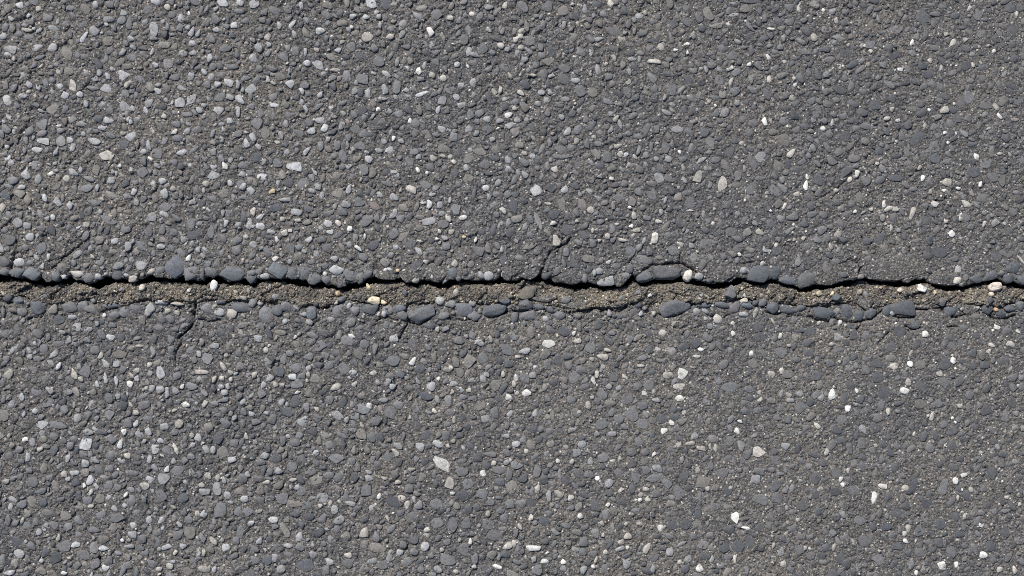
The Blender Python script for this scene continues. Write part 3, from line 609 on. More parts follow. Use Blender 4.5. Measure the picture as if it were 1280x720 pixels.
    (960, 400): "788 70 32 34 0 W;1145 38 34 24 -25 W;62 82 18 34 -15 C;317 15 20 44 -15 L;362 12 18 26 -15 W;28 10 42 14 -55 C;255 15 18 26 -30 C;318 120 22 18 0 C;105 127 26 18 0 C;352 85 40 38 0 L;197 115 58 40 0 D;65 165 66 56 0 M;18 272 40 42 40 C;68 255 36 28 60 C;100 270 60 44 0 B;545 215 66 46 0 D;630 232 50 36 0 C;615 190 56 34 0 B;710 220 32 32 0 W;712 165 16 36 -20 C;925 203 30 40 10 W;885 222 60 50 40 D;1018 228 44 40 0 D;1020 165 44 44 0 D;1085 225 50 36 0 D;683 353 52 34 0 W;320 372 40 62 0 W;65 368 24 44 -10 L;105 375 26 30 40 C;158 370 36 28 0 L;112 402 42 22 0 L;268 390 34 30 40 L;445 355 18 26 0 W;413 325 50 46 0 D;580 365 60 50 0 D;770 330 60 56 0 D;765 420 60 46 0 B;400 445 28 36 0 W;602 457 24 38 0 C;548 490 54 44 0 M;820 480 22 50 -10 C;923 490 16 16 0 W;937 512 14 14 0 W;998 515 24 34 0 L;245 530 40 28 -20 C;345 550 56 40 -15 D;90 630 46 42 30 L;295 660 26 42 -10 C;540 628 20 22 0 C;320 625 40 60 -20 M;1175 670 50 36 0 D;1150 635 24 36 40 L;1068 662 20 18 0 C;1240 468 30 28 0 L;1235 540 40 28 40 L;960 310 44 50 0 D;1268 290 26 32 0 L;1215 120 46 30 -20 C;1252 58 18 26 50 W;1120 125 34 22 0 C;130 135 30 36 0 D;310 215 50 44 0 M;490 250 50 44 0 M;550 285 66 54 0 D;370 500 50 50 0 M;660 415 70 24 20 D;65 440 30 44 -40 M;360 435 44 20 0 D;960 430 24 30 60 C;730 570 14 26 0 C",
    (0, 540): "425 157 40 40 0 L;318 210 34 36 0 C;370 207 48 26 0 L;450 243 40 54 -10 L;380 257 40 46 -30 D;28 248 40 26 0 C;160 250 60 52 0 M;278 270 36 66 20 B;495 192 46 42 0 M;550 185 46 40 40 M;748 237 36 40 40 L;720 272 54 42 -15 C;660 205 70 26 -10 M;835 185 28 38 -15 L;890 195 60 50 0 M;1010 265 34 28 -20 C;1088 230 28 36 0 C;1118 240 24 40 20 L;1215 232 48 46 0 M;1238 212 28 32 0 L;1205 185 30 42 0 B;497 330 50 52 0 B;453 303 22 38 -5 W;628 315 18 32 -30 W;300 338 52 24 20 M;455 372 36 22 10 C;435 345 50 44 0 M;660 345 40 60 0 M;805 320 60 70 0 M;240 405 66 36 0 M;575 430 100 46 0 M;505 415 50 36 30 M;685 405 44 46 40 M;668 465 36 36 30 L;40 440 32 62 0 M;112 442 18 36 -15 C;180 445 30 44 0 M;393 440 46 46 0 M;745 440 34 40 -20 L;987 408 26 28 0 C;1020 408 36 44 -20 L;1100 390 60 76 0 M;1240 400 60 44 0 M;1255 457 38 26 15 L;1220 335 42 34 0 L;945 505 60 60 0 B;1065 545 54 26 -50 C;1110 540 22 24 0 L;915 572 36 30 20 L;853 518 26 26 0 P;890 515 60 40 40 M;775 545 54 54 0 M;710 535 40 44 0 M;660 515 46 40 0 L;610 542 20 18 0 W;520 535 56 44 20 B;470 487 60 36 15 M;395 512 36 32 0 L;320 570 66 60 0 M;380 565 44 40 60 L;293 527 22 36 -20 C;195 500 34 36 0 L;280 630 60 66 0 D;228 605 40 50 -20 D;85 550 54 50 0 D;208 645 26 24 0 L;10 640 30 56 0 M;520 580 54 28 0 L;645 572 54 20 0 L;477 660 42 60 -25 M;525 680 38 32 -30 L;545 640 34 44 0 M;425 665 28 36 30 B;320 705 34 20 0 W;795 686 32 24 0 C;845 672 40 30 -20 C;935 695 72 42 0 B;1020 687 64 36 0 C;1070 690 24 34 -20 L;992 603 24 36 0 L;1018 605 20 36 0 C;875 605 18 30 -30 C;635 628 34 40 0 B;692 635 44 26 50 B;615 695 30 60 0 M;683 700 26 50 0 M;1180 545 36 44 0 M;1200 500 36 70 0 M;415 615 66 50 0 M;640 665 40 40 0 M;1130 580 44 40 0 L;45 705 60 26 0 L",
    (320, 540): "42 118 44 36 0 L;27 150 44 34 0 M;100 130 54 52 0 D;180 175 54 50 0 M;115 193 42 36 0 L;50 250 40 22 0 C;22 292 38 46 0 B;130 330 60 60 -20 M;415 160 84 62 -20 M;480 145 40 40 40 M;655 130 52 64 0 L;608 165 40 40 0 M;928 158 96 56 -25 W;965 258 52 66 15 C;1135 207 28 34 20 W;1190 155 26 26 0 C;778 187 42 22 15 C;565 232 44 38 0 L;550 290 54 60 0 M;300 245 60 44 0 B;415 225 60 40 30 M;280 200 44 40 0 M;205 275 26 30 0 L;225 295 50 50 45 M;185 240 46 20 0 C;190 360 90 36 -5 B;255 365 50 46 0 M;450 325 34 56 0 M;393 388 38 50 -10 L;320 370 28 26 0 C;470 358 58 26 -10 L;415 348 22 22 0 C;205 408 36 44 0 D;145 490 86 34 -62 B;230 465 34 42 20 D;85 440 50 32 0 L;403 490 40 44 0 M;320 505 48 44 0 D;380 540 46 38 0 L;215 525 38 48 0 L;540 503 48 52 0 C;597 525 40 54 15 M;540 565 44 54 0 B;615 322 22 36 -20 W;680 350 84 60 -10 D;728 330 44 30 0 C;790 340 20 36 10 L;757 365 36 40 30 C;810 365 46 44 0 L;765 280 46 46 0 M;710 250 34 22 0 C;640 232 36 18 0 C;905 455 70 56 0 M;980 465 56 76 -10 M;1050 455 50 60 0 M;925 395 50 26 30 D;1035 320 60 60 0 D;1060 385 40 50 0 D;900 365 70 60 0 M;1160 410 24 32 -20 C;1240 432 46 54 0 M;1190 515 80 60 0 M;1072 550 22 36 0 C;1018 540 22 24 0 C;888 476 20 20 0 C;860 520 22 24 0 C;785 535 56 54 0 M;735 565 38 40 0 M;845 575 46 50 0 L;460 618 38 30 5 C;455 660 58 48 0 M;365 650 52 34 -30 L;245 670 84 66 25 D;57 645 50 50 0 D;348 690 40 44 0 M;95 630 30 44 0 L;160 570 50 26 -10 L;220 575 50 40 0 M;610 580 80 50 0 B;675 485 60 30 50 M;930 590 24 24 0 C;960 640 80 60 0 M;1090 635 40 60 0 M;1210 675 50 22 -10 W;1255 570 54 36 15 C;1245 610 50 40 0 D;1090 675 26 20 20 C;910 688 50 34 -25 L;1150 690 50 50 0 D;1130 310 60 50 0 M;1215 250 60 40 0 D;1215 190 70 40 0 M;1030 195 60 54 30 M;1265 215 36 60 0 M;825 690 40 36 0 M;630 665 60 44 0 M;530 690 30 50 -15 M;790 600 44 36 0 M;720 605 36 34 0 L;125 685 44 40 0 L;1000 700 30 24 0 C",
    (640, 540): "232 148 24 32 10 C;390 155 36 52 -20 L;450 135 66 60 20 M;330 110 44 52 0 M;127 195 42 66 0 M;385 210 54 44 0 M;427 233 24 22 0 W;300 147 28 26 0 C;25 165 66 40 0 M;160 240 44 44 0 D;127 280 30 38 0 C;235 310 50 40 0 C;293 330 32 36 -30 C;95 350 54 54 0 D;45 360 54 46 0 M;340 420 28 30 20 W;160 445 56 50 0 D;162 545 44 36 0 D;105 583 78 30 -3 W;10 560 26 40 0 C;38 592 46 44 0 M;165 647 44 26 -10 W;258 648 30 30 0 W;108 637 28 30 0 L;355 690 36 48 -20 L;420 640 16 40 -15 C;405 675 20 20 20 W;575 660 46 50 20 L;580 525 40 38 -40 C;672 580 36 60 -10 C;358 548 48 50 0 M;280 555 34 30 0 B;545 290 34 20 35 C;670 287 34 22 0 C;680 340 30 26 -30 C;640 340 24 20 0 W;620 340 14 14 0 W;600 98 50 44 0 M;540 130 20 24 0 C;710 230 80 40 20 M;930 400 36 66 0 D;800 465 56 46 0 D;830 300 50 70 30 M;850 140 24 40 0 L;1117 433 46 62 15 W;1168 480 46 18 -15 W;1085 490 60 34 0 D;1220 240 50 46 0 L;1093 280 20 18 0 C;980 285 22 26 30 C;955 250 76 60 0 B;1050 205 70 50 0 M;1130 570 70 66 0 D;1060 580 56 50 0 D;998 580 36 34 0 B;1000 638 24 40 -10 L;1115 638 18 46 0 C;938 680 42 42 0 W;865 685 46 44 0 D;838 650 24 26 0 C;790 600 40 40 0 L;675 695 60 36 0 D;705 685 28 40 0 L;610 708 40 24 0 D;125 690 56 56 0 M;210 695 40 40 0 M;540 585 50 20 20 L;545 550 34 28 0 C;467 600 24 26 0 C;455 515 18 22 0 C;640 460 36 20 0 C;570 460 20 22 0 C;450 460 20 30 30 C;355 600 40 40 0 M;780 520 60 30 -20 M;845 560 60 20 30 L;1240 340 80 60 0 M;40 475 40 20 -45 C;95 430 24 36 -30 C",
    (960, 540): "20 190 36 30 0 M;165 243 24 16 0 C;365 237 20 28 -10 W;372 264 22 22 0 W;340 298 64 42 0 D;573 272 50 26 -5 W;533 330 32 66 5 W;688 280 36 34 0 C;612 252 22 16 30 C;648 243 20 22 0 L;938 244 34 36 30 W;880 275 44 90 -20 L;712 295 34 54 -40 D;690 370 50 44 0 D;640 405 60 50 0 D;796 360 60 50 0 D;1120 210 54 56 0 D;1135 398 32 38 30 L;985 422 20 34 -15 C;950 330 16 32 0 C;1015 288 24 34 30 C;347 430 34 36 0 D;460 445 60 44 0 M;595 420 24 36 0 L;700 485 28 44 -10 C;685 510 26 28 0 C;660 490 20 40 0 L;690 545 28 26 0 W;490 540 80 60 35 M;850 555 48 48 0 D;860 460 54 50 0 D;930 425 56 50 0 D;790 430 50 50 0 M;288 580 40 36 0 D;330 580 18 38 -15 C;188 583 18 24 0 C;245 555 36 30 0 D;1078 615 42 36 -10 W;868 667 42 44 0 W;942 665 20 34 0 W;743 705 20 30 0 W;690 705 36 30 0 L;395 665 44 54 20 D;370 705 44 36 0 D;430 705 36 40 0 D;78 660 30 36 0 C;1158 688 30 36 -40 C;1235 690 24 44 20 C;760 605 50 50 -40 M;700 610 40 34 0 D;612 610 40 36 0 B;1060 465 16 40 45 W;1118 463 14 14 0 C;95 380 20 28 0 L;45 330 60 60 30 M;150 440 20 20 0 C;1050 510 40 26 -30 L;1115 570 50 56 0 D;1175 115 50 36 0 D;1195 328 22 18 0 C;30 570 16 30 0 C;70 600 30 50 -20 L;160 590 50 50 0 M;1240 150 40 26 -20 L"}
# stones that line the joint (they win over everything above)
EDGE = {
    (0, 280): "20 190 60 54 0 M;20 238 50 36 0 M;95 190 54 40 0 L;82 245 76 48 0 D;160 248 84 66 0 D;235 260 50 60 0 A;310 222 48 56 0 B;275 255 50 60 0 M;385 250 70 36 -15 C;440 268 62 50 0 M;490 262 36 30 0 L;660 258 66 52 0 A;752 238 44 30 20 C;790 250 50 34 0 A;875 215 108 112 -10 D;957 247 74 70 0 M;1008 250 28 60 0 M;1060 238 66 50 0 M;1162 245 128 76 5 D;1252 278 46 42 0 D;1255 245 44 30 0 M;15 440 26 60 0 M;65 430 50 30 0 B;108 440 60 46 0 M;345 415 90 60 -10 M;260 425 50 50 0 B;415 410 60 54 0 M;460 430 100 50 0 M;545 410 80 30 10 D;670 425 80 60 20 M;748 430 50 80 -20 L;805 392 64 28 -10 L;885 400 70 22 -5 C;1030 425 66 60 0 M;1105 390 54 24 0 D;1095 440 56 44 0 L;1158 448 56 50 0 C;1205 415 100 50 0 D;1262 395 50 50 0 M;360 468 50 30 0 L;520 457 24 26 0 W;915 482 44 26 40 M;915 510 40 26 50 M;872 526 44 28 0 M;850 475 50 44 0 M;570 455 60 40 0 M;620 440 60 60 0 M",
    (320, 280): "110 228 96 92 0 D;180 245 44 60 0 D;243 245 66 64 0 D;290 272 66 60 0 M;350 280 44 44 0 M;345 250 24 26 0 W;400 230 76 48 0 L;410 285 74 50 0 A;475 250 76 80 30 M;520 270 40 60 0 M;555 250 54 50 0 M;650 252 110 50 -5 A;770 245 110 90 0 A;895 245 120 90 0 A;978 242 50 56 0 D;1050 250 90 54 0 A;1125 255 30 40 20 L;1165 255 50 50 0 L;1215 235 16 24 0 C;1255 245 56 70 0 A;710 232 24 18 0 Y;660 228 50 24 0 L;40 260 50 30 0 L;740 235 20 24 -40 W;100 432 60 56 0 D;50 450 80 76 -30 M;150 410 60 50 0 M;275 445 54 70 0 D;235 452 36 24 0 L;20 400 30 20 0 L;410 435 60 70 0 M;492 435 54 50 0 M;460 410 30 40 -20 L;570 427 96 60 10 D;660 430 60 50 0 M;720 422 60 40 0 D;730 455 60 50 0 M;640 450 26 36 0 L;610 452 18 22 0 C;970 400 60 40 0 M;1040 430 90 70 0 D;1090 460 70 56 0 M;1118 437 20 30 0 B;265 490 40 36 0 L;145 488 30 32 0 L;470 490 60 50 0 M;940 460 60 40 0 M",
    (640, 280): "365 270 30 44 0 M;437 235 40 34 0 L;470 283 84 50 0 L;412 245 20 36 0 L;540 285 70 54 0 A;935 262 44 34 0 L;1235 248 110 86 0 D;1256 198 30 26 0 C;590 225 36 44 0 M;660 180 80 50 0 M;290 270 130 60 0 A;90 245 90 60 0 A;1040 250 150 80 0 A;1158 232 40 34 0 L;965 235 22 18 0 L;137 415 56 34 0 D;190 428 44 36 0 D;340 405 190 36 3 A;165 375 130 36 0 A;270 380 50 40 0 M;488 445 30 36 0 L;710 450 20 28 0 C;645 447 26 30 0 L;925 438 42 36 0 L;970 432 44 28 -30 L;1030 475 48 48 -20 C;1005 410 16 14 0 W;960 405 80 30 0 D;1050 405 80 36 0 D;1115 415 54 60 0 M;1160 452 50 26 -10 L;1218 445 24 56 -15 C;170 475 40 36 -50 L;75 455 90 50 0 M;15 470 36 60 0 M;550 400 30 30 0 L;240 460 60 50 0 M",
    (960, 280): "35 240 74 70 0 D;102 280 84 42 -5 D;195 275 100 70 20 M;340 250 190 80 22 A;640 215 330 130 0 A;900 270 190 70 0 A;1035 272 64 44 0 D;1110 258 66 44 15 D;1165 245 36 30 0 M;1222 218 76 56 0 D;1200 272 54 48 0 D;1268 280 50 50 0 D;465 262 36 26 0 B;875 225 22 20 0 C;1265 180 16 60 40 C;25 418 64 60 0 D;108 430 100 46 -10 D;168 420 50 32 0 D;285 440 120 66 0 D;347 438 36 44 -30 L;395 440 70 70 -30 D;455 455 54 60 0 D;512 445 70 54 30 D;595 435 46 54 0 D;622 447 30 28 0 L;488 400 84 64 0 A;670 420 140 80 0 D;800 410 120 30 0 A;835 470 160 100 0 A;915 440 70 54 0 D;728 500 66 50 -10 D;1010 430 90 50 0 A;1100 425 60 60 0 D;1165 445 54 46 0 D;1215 420 60 36 0 D;1262 410 44 50 0 D"}

# loose things: kind, px x, y, length, width, angle, tone, thickness mm, lift, label
DARKL = (0.075, 0.08, 0.092)
LOOSE = [
    ("pebble", 266.5, 357, 15, 9.5, 80, (0.66, 0.65, 0.63), 6, "smooth white oval pebble on the sand near the forked dark fissure"),
    ("pebble", 177, 359.5, 9, 8, 30, (0.56, 0.52, 0.44), 5, "small cream pebble on the sand between two ridges of crusted sand"),
    ("chip", 236.5, 363, 6, 4.5, 20, (0.64, 0.62, 0.58), 3, "tiny white chip on the sand beside the smooth white oval pebble"),
    ("chip", 467.5, 375.5, 16, 11.5, -20, (0.72, 0.62, 0.45), 6, "largest pale yellow stone chip at the edge of the sand"),
    ("chip", 479, 378, 9.5, 5.5, -28, (0.66, 0.53, 0.36), 4, "smaller pale yellow chip touching the largest pale yellow chip"),
    ("chip", 460.5, 358.5, 9.5, 5, 110, (0.60, 0.49, 0.33), 4, "narrow cream sliver standing in the sand between gap and yellow chip"),
    ("pebble", 422, 367, 7.5, 6.8, 0, (0.42, 0.33, 0.22), 5, "small round tan pebble half sunk in the sand"),
    ("stone", 427, 374.5, 11, 7, 8, (0.13, 0.135, 0.145), 5, "small dark grey stone beside the small round tan pebble"),
    ("pebble", 550, 376, 12, 11, 0, (0.34, 0.34, 0.33), 6, "rounded light grey pebble at the edge of the sand by a slanted dark block"),
    ("stone", 527, 391.5, 35, 22, 25, (0.088, 0.092, 0.1), 9, "large slanted dark block loose in the asphalt edge above a black gap"),
    ("stone", 618.5, 388.5, 31, 17, 10, DARKL, 8, "long dark stone loose in the asphalt edge under a smaller dark stone"),
    ("stone", 631, 377, 15, 8, 0, DARKL, 6, "small dark stone perched at the end of the long dark loose stone"),
    ("stone", 657, 380.5, 19, 14, 10, (0.082, 0.086, 0.094), 8, "dark rounded stone at the edge of the sand beside a flat sandy flake"),
    ("flake", 659, 366, 25, 15, 15, (0.115, 0.105, 0.09), 3.5, "flat sand-coloured flake lying on the joint sand"),
    ("stone", 843.5, 385, 41, 22, 8, (0.09, 0.094, 0.104), 9, "big dark leaf-shaped stone loose in the asphalt edge with black gap along it"),
    ("stone", 805, 346, 22, 15.5, 22, (0.09, 0.096, 0.106), 9, "dark wedge-shaped stone lodged in the overhanging lip beside a flat slab"),
    ("stone", 835, 341, 39, 19, 3, (0.085, 0.085, 0.09), 9, "flat dark rectangular slab of stone lodged in the overhanging lip"),
    ("pebble", 860, 344.5, 16.5, 12.5, 75, (0.62, 0.59, 0.52), 9, "chunky white pebble lodged in the lip beside the flat dark slab"),
    ("stone", 913.7, 365, 18, 15.5, 85, (0.10, 0.102, 0.108), 8, "square dark block standing on the joint sand"),
    ("pebble", 930, 375.5, 10.5, 6.8, 0, (0.52, 0.48, 0.41), 5, "cream pebble resting against a blue-grey stone near the square dark block"),
    ("stone", 934.5, 381.5, 15, 8.5, -20, (0.115, 0.135, 0.16), 6, "blue-grey stone wedged beside the cream pebble in the asphalt edge"),
    ("chip", 812.5, 369, 5.5, 4.6, 0, (0.66, 0.65, 0.62), 3, "tiny white chip on the sand near the big dark leaf-shaped stone"),
    ("stone", 1045, 371.7, 14, 8.5, -8, (0.072, 0.085, 0.098), 6, "small dark stone in the joint sand with a cream chip next to it"),
    ("chip", 1023.7, 367, 7, 7, 30, (0.46, 0.40, 0.30), 4, "cream chip with ragged outline in the sand under the asphalt lip"),
    ("chip", 1040.5, 367.5, 7.5, 5.5, 60, (0.58, 0.47, 0.31), 4, "yellowish cream chip touching the small dark stone in the joint sand"),
    ("pebble", 1076, 364.5, 10, 6, 40, (0.34, 0.30, 0.24), 4, "oval tan pebble tilted in the joint sand"),
    ("pebble", 1126, 362.5, 7.5, 6.2, 30, (0.52, 0.47, 0.38), 4.5, "cream pebble on the sand beside the jagged white chip"),
    ("chip", 1153, 360.5, 13, 8.5, -18, (0.70, 0.68, 0.65), 5, "jagged bright white chip on the joint sand"),
    ("chip", 1168.7, 366, 6.5, 4.5, 80, (0.52, 0.44, 0.30), 3.5, "small yellowish crumb of stone beside the jagged white chip"),
    ("pebble", 1243.7, 358.7, 17.5, 12, 10, (0.60, 0.52, 0.455), 8, "large pale pink pebble on the joint sand"),
    ("pebble", 1238.7, 368, 7.5, 6.3, 0, (0.56, 0.48, 0.38), 4, "small cream pebble touching the large pale pink pebble"),
    ("pebble", 1245, 387, 6.5, 5.5, 0, (0.50, 0.33, 0.20), 4.5, "tiny orange-tan pebble between dark stones of the asphalt edge"),
    ("stone", 23, 376, 17.5, 9.5, -3, (0.118, 0.122, 0.142), 8, "dark flat oval stone half over the sand's edge"),
    ("stone", 46.7, 385, 21.5, 18.5, -20, (0.105, 0.11, 0.13), 8, "dark egg-shaped stone beside the dark flat oval stone"),
    ("chip", 1102, 360, 5, 4.5, 0, (0.5, 0.42, 0.31), 3, "tiny cream crumb on the sand between the tan and cream pebbles"),
]

# ------------------------------------------------------------------ lay the stones out
PAD = 250                                            # extra pixels of stones around the frame
OW, OH = 1280 + 2 * PAD, 720 + 2 * PAD
occ = np.zeros((OH, OW), np.uint8)
GX, GY = np.meshgrid(np.arange(OW), np.arange(OH))


def paint(x, y, a, b, ang, grow=1.0):
    r = int(max(a, b) * grow) + 2
    x0, x1, y0, y1 = int(max(0, x + PAD - r)), int(min(OW, x + PAD + r)), int(max(0, y + PAD - r)), int(min(OH, y + PAD + r))
    if x0 >= x1 or y0 >= y1:
        return
    dx, dy = GX[y0:y1, x0:x1] - x - PAD, -(GY[y0:y1, x0:x1] - y - PAD)
    c, s = math.cos(ang), math.sin(ang)
    occ[y0:y1, x0:x1] |= (((dx * c + dy * s) / (a * grow)) ** 2 + ((-dx * s + dy * c) / (b * grow)) ** 2 < 1).astype(np.uint8)


RING = np.array([(0, 0)] + [(math.cos(q), math.sin(q)) for q in np.arange(8) * math.pi / 4]) * 1.0


def free(x, y, a, b, ang, grow=1.08):
    c, s = math.cos(ang), math.sin(ang)
    px = RING[:, 0] * a * grow
    py = RING[:, 1] * b * grow
    qx = np.clip((x + PAD + px * c - py * s).astype(int), 0, OW - 1)
    qy = np.clip((y + PAD - (px * s + py * c)).astype(int), 0, OH - 1)
    return not occ[qy, qx].any()


STONES = []                # x, y px; half length, half width px; angle; tone rgb; protrusion mm; tone letter; edge flag


def tone_of(ch, rg, x):
    c = np.array(TONES[ch]) * math.exp(rg.normal(0, 0.13))
    c = c * (1 + rg.normal(0, 0.009, 3))
    if ch in 'WC':
        c = c * (1.0 + 0.16 * np.clip(x / 1280, 0, 1))
    if ch == 'L':
        c = c * (1.22 - 0.34 * np.clip(x / 1280, 0, 1)) * math.exp(rg.normal(0.03, 0.12))
    return c


RS = np.random.default_rng(21)


def read(tab, edge):
    for (ox, oy), s in tab.items():
        for it in s.split(';'):
            f = it.split()
            x, y, L, Wd, an = [float(q) for q in f[:5]]
            ch = f[5]
            x, y, a, b, an = ox + x / 4, oy + y / 4, L / 8, Wd / 8, math.radians(an)
            if a < b:
                a, b, an = b, a, an + math.pi / 2
            if not edge and occ[int(np.clip(y + PAD, 0, OH - 1)), int(np.clip(x + PAD, 0, OW - 1))]:
                continue
            rl = float(relief(WX(x), WY(y)))
            p = (0.20 + 0.66 * rl) * (0.75 + 0.45 * RS.random()) * (1.2 if ch in 'WC' else 0.9 if ch in 'MDB' else 1.0)
            if edge:
                p = 3.0 + 0.8 * RS.random()
                if ch == 'A':
                    p = 2.2
            col = tone_of(ch, RS, x)
            if edge and ch == 'D':                  # the stones in the broken edges are a fresher blue-grey
                col = col * np.array((1.30, 1.32, 1.30)) * (1.12 - 0.25 * float(np.clip((x - 600) / 500, 0, 1)))
            if not edge and ch in 'MDBL':
                q = (0.45 if ch != 'D' else 0.15) * float(np.clip((x - 350) / 800, 0, 1))
                col = col * (1 - q) + np.array((0.118, 0.116, 0.114)) * q
            STONES.append((x, y, a, b, an, col, p, ch, edge))
            if ch != 'A':
                paint(x, y, a, b, an)


for q in LOOSE:
    paint(q[1], q[2], q[3] / 2, q[4] / 2, math.radians(q[5]), 1.1)
read(EDGE, True)
read(TILES, False)
n_traced = len(STONES)
for fs, dep, hw in FISS:
    n = [float(q) for q in fs.split()]
    for (xa, ya), (xb, yb) in zip(zip(n[::2], n[1::2]), zip(n[2::2], n[3::2])):
        for q in np.linspace(0, 1, 12):
            paint(xa + (xb - xa) * q, ya + (yb - ya) * q, 1.6, 1.6, 0)


def on_slab(x, y, m):
    wx, wy = float(WX(x)), float(WY(y))
    if wy > float(lip_y(wx)) + m * PX:
        return 1
    if wy < float(low_y(wx)) - m * PX:
        return -1
    return 0


def ch_free(rg):
    return rg.random() < 0.85          # most of the lesser stones keep a skin of binder


def fill(n, lo, hi, grow):
    made = 0
    for _ in range(n):
        x, y = RS.uniform(-PAD, 1280 + PAD), RS.uniform(-PAD, 720 + PAD)
        if 330 < y < 420 and on_slab(x, y, hi * 0.6) == 0:
            continue
        out = max(-x, x - 1280, -y, y - 720) / PAD
        if out > 0.25 and RS.random() < (out - 0.25) * 1.25:
            continue
        a = RS.uniform(lo, hi) / 2
        b = a * RS.uniform(0.45, 0.95)
        an = RS.uniform(0, math.pi)
        if not free(x, y, a, b, an, grow):
            continue
        u = np.clip(x / 1280, 0, 1)
        if lo > 6 and RS.random() < 0.45 * u:
            continue
        mixu = float(u) * 0.9 + 0.1 if ch_free(RS) else 0.0
        left = 1 - u
        bottom = 1.0 if y > 380 else 0.0
        pr = np.array([0.012 + 0.012 * u, 0.05, 0.26 * left ** 0.9 * (1 - 0.35 * bottom) + 0.03, 0.40, 0.05 + 0.36 * u + 0.04 * bottom, 0.16])
        ch = 'WCLMDB'[RS.choice(6, p=pr / pr.sum())]
        if a > 5 and ch in 'WC':
            ch = 'M'
        rl = float(relief(WX(x), WY(y)))
        p = (0.12 + 0.62 * rl) * (0.55 + 0.6 * RS.random())
        STONES.append((x, y, a, b, an, tone_of(ch, RS, x) * (1 - 0.5 * mixu) + np.array((0.108, 0.108, 0.110)) * 0.5 * mixu, p, ch, False))
        if ch == 'L':
            STONES[-1] = (*STONES[-1][:5], STONES[-1][5] * 0.82, *STONES[-1][6:])
        paint(x, y, a, b, an, 1.0)
        made += 1
    return made


for _ in range(900):                                  # broken chips crowding both torn edges
    x = RS.uniform(-PAD, 1280 + PAD)
    up = RS.random() < 0.4
    e = 360 - float((lip_y if up else low_y)(float(WX(x)))) / PX
    y = e + (-RS.uniform(1.5, 8) if up else RS.uniform(1.0, 15))
    if up and 900 < x < 1190:
        continue
    a = RS.uniform(5, 13) / 2
    b = a * RS.uniform(0.5, 0.9)
    an = RS.normal(0.15, 0.5)
    if free(x, y, a, b, an, 0.92):
        ch = 'DDDMMMMBLC'[RS.integers(10)] if a > 3.2 else 'DDMMBLCC'[RS.integers(8)]
        STONES.append((x, y, a, b, an, tone_of(ch, RS, x), 2.2 + RS.random(), ch, True))
        paint(x, y, a, b, an)
fill(9000, 11, 16, 1.08)
fill(24000, 7, 11, 1.08)
fill(20000, 4.5, 7, 1.1)

# ------------------------------------------------------------------ make them
for road, side in ((road_a, 1), (road_b, -1)):
    mine = []
    for i, s in enumerate(STONES):
        sd = 1 if s[1] < 366 else -1
        if sd == side:
            vis = -8 < s[0] < 1288 and -8 < s[1] < 728
            mine.append((vis, s[2] * s[3] * (1.0 if not s[8] else 3.0), i))
    mine.sort(key=lambda q: (-q[0], -q[1]))
    singles, rest = mine[:300], mine[300:]
    for _, _, i in singles:
        x, y, a, b, an, col, p, ch, edge = STONES[i]
        wx, wy = float(WX(x)), float(WY(y))
        pool = LUMP_ME if ch == 'A' else (LARGE_ME if a > 7.5 else SMALL_ME)
        o = link("asphalt_lump" if ch == 'A' else "stone", pool[RS.integers(len(pool))], road)
        z = float(base_z(wx, wy)) - (0.0008 if side < 0 else 0)
        if edge:
            z += -p * 0.001 + ((0.0001 if side > 0 else 0.0004) + 0.0008 * RS.random() if ch != 'A' else 0.0007)
        o.location = (wx, wy, z)
        o.rotation_euler = (RS.normal(0, 0.03), RS.normal(0, 0.03), an + (math.pi if RS.random() < .5 else 0))
        gw = 1.08 if edge and side > 0 else 1.0
        o.scale = (a * PX * gw, b * PX * gw, p * 0.001)
        o.color = (*[float(q) for q in col], 1)
    Vs, Fs, Ts = [], [], []
    k = 0
    for _, _, i in rest:
        x, y, a, b, an, col, p, ch, edge = STONES[i]
        wx, wy = float(WX(x)), float(WY(y))
        inside = -30 < x < 1310 and -30 < y < 750
        v, f = (SMALL if inside else PLAIN)[RS.integers(24)]
        an = an + (math.pi if RS.random() < .5 else 0)
        c, s = math.cos(an), math.sin(an)
        X, Y = v[:, 0] * a * PX, v[:, 1] * b * PX
        z = float(base_z(wx, wy)) - (0.0008 if side < 0 else 0)
        if edge:
            z += -p * 0.001 + 0.0008
        Vs.append(np.stack([wx + X * c - Y * s, wy + X * s + Y * c, z + v[:, 2] * p * 0.001 + RS.normal(0, .04) * X + RS.normal(0, .04) * Y], -1))
        Fs.append(f + k)
        Ts.append(np.broadcast_to(col, (len(v), 3)))
        k += len(v)
    o = link("stones", mesh_from("stones", np.vstack(Vs), [np.vstack(Fs)], M_STONES, True, np.vstack(Ts)), road)
    o["kind"] = "stuff"


def strew(name, parent, X, Y, Z, R, tones, mat, pmin, pmax, kind_flat=1.0):
    """many tiny grains joined into one part"""
    n = len(X)
    ids = RS.integers(len(GRIT), size=n)
    an = RS.uniform(0, 6.283, n)
    asp = RS.uniform(0.6, 1.0, n)
    h = RS.uniform(pmin, pmax, n)
    Vs, Fs, Ts = [], [], []
    k = 0
    for g in range(len(GRIT)):
        sel = np.where(ids == g)[0]
        if not len(sel):
            continue
        v, f = GRIT[g]
        x = v[None, :, 0] * R[sel, None]
        y = v[None, :, 1] * (R * asp)[sel, None]
        c, s = np.cos(an[sel])[:, None], np.sin(an[sel])[:, None]
        P = np.stack([X[sel, None] + x * c - y * s, Y[sel, None] + x * s + y * c, Z[sel, None] + v[None, :, 2] * (h * R)[sel, None]], -1)
        Vs.append(P.reshape(-1, 3))
        off = k + np.arange(len(sel)) * len(v)
        Fs.append((f[None] + off[:, None, None]).reshape(-1, 3))
        Ts.append(np.repeat(tones[sel], len(v), 0))
        k += len(sel) * len(v)
    o = link(name, mesh_from(name, np.vstack(Vs), [np.vstack(Fs)], mat, True, np.vstack(Ts)), parent)
    o["kind"] = "stuff"
    return o


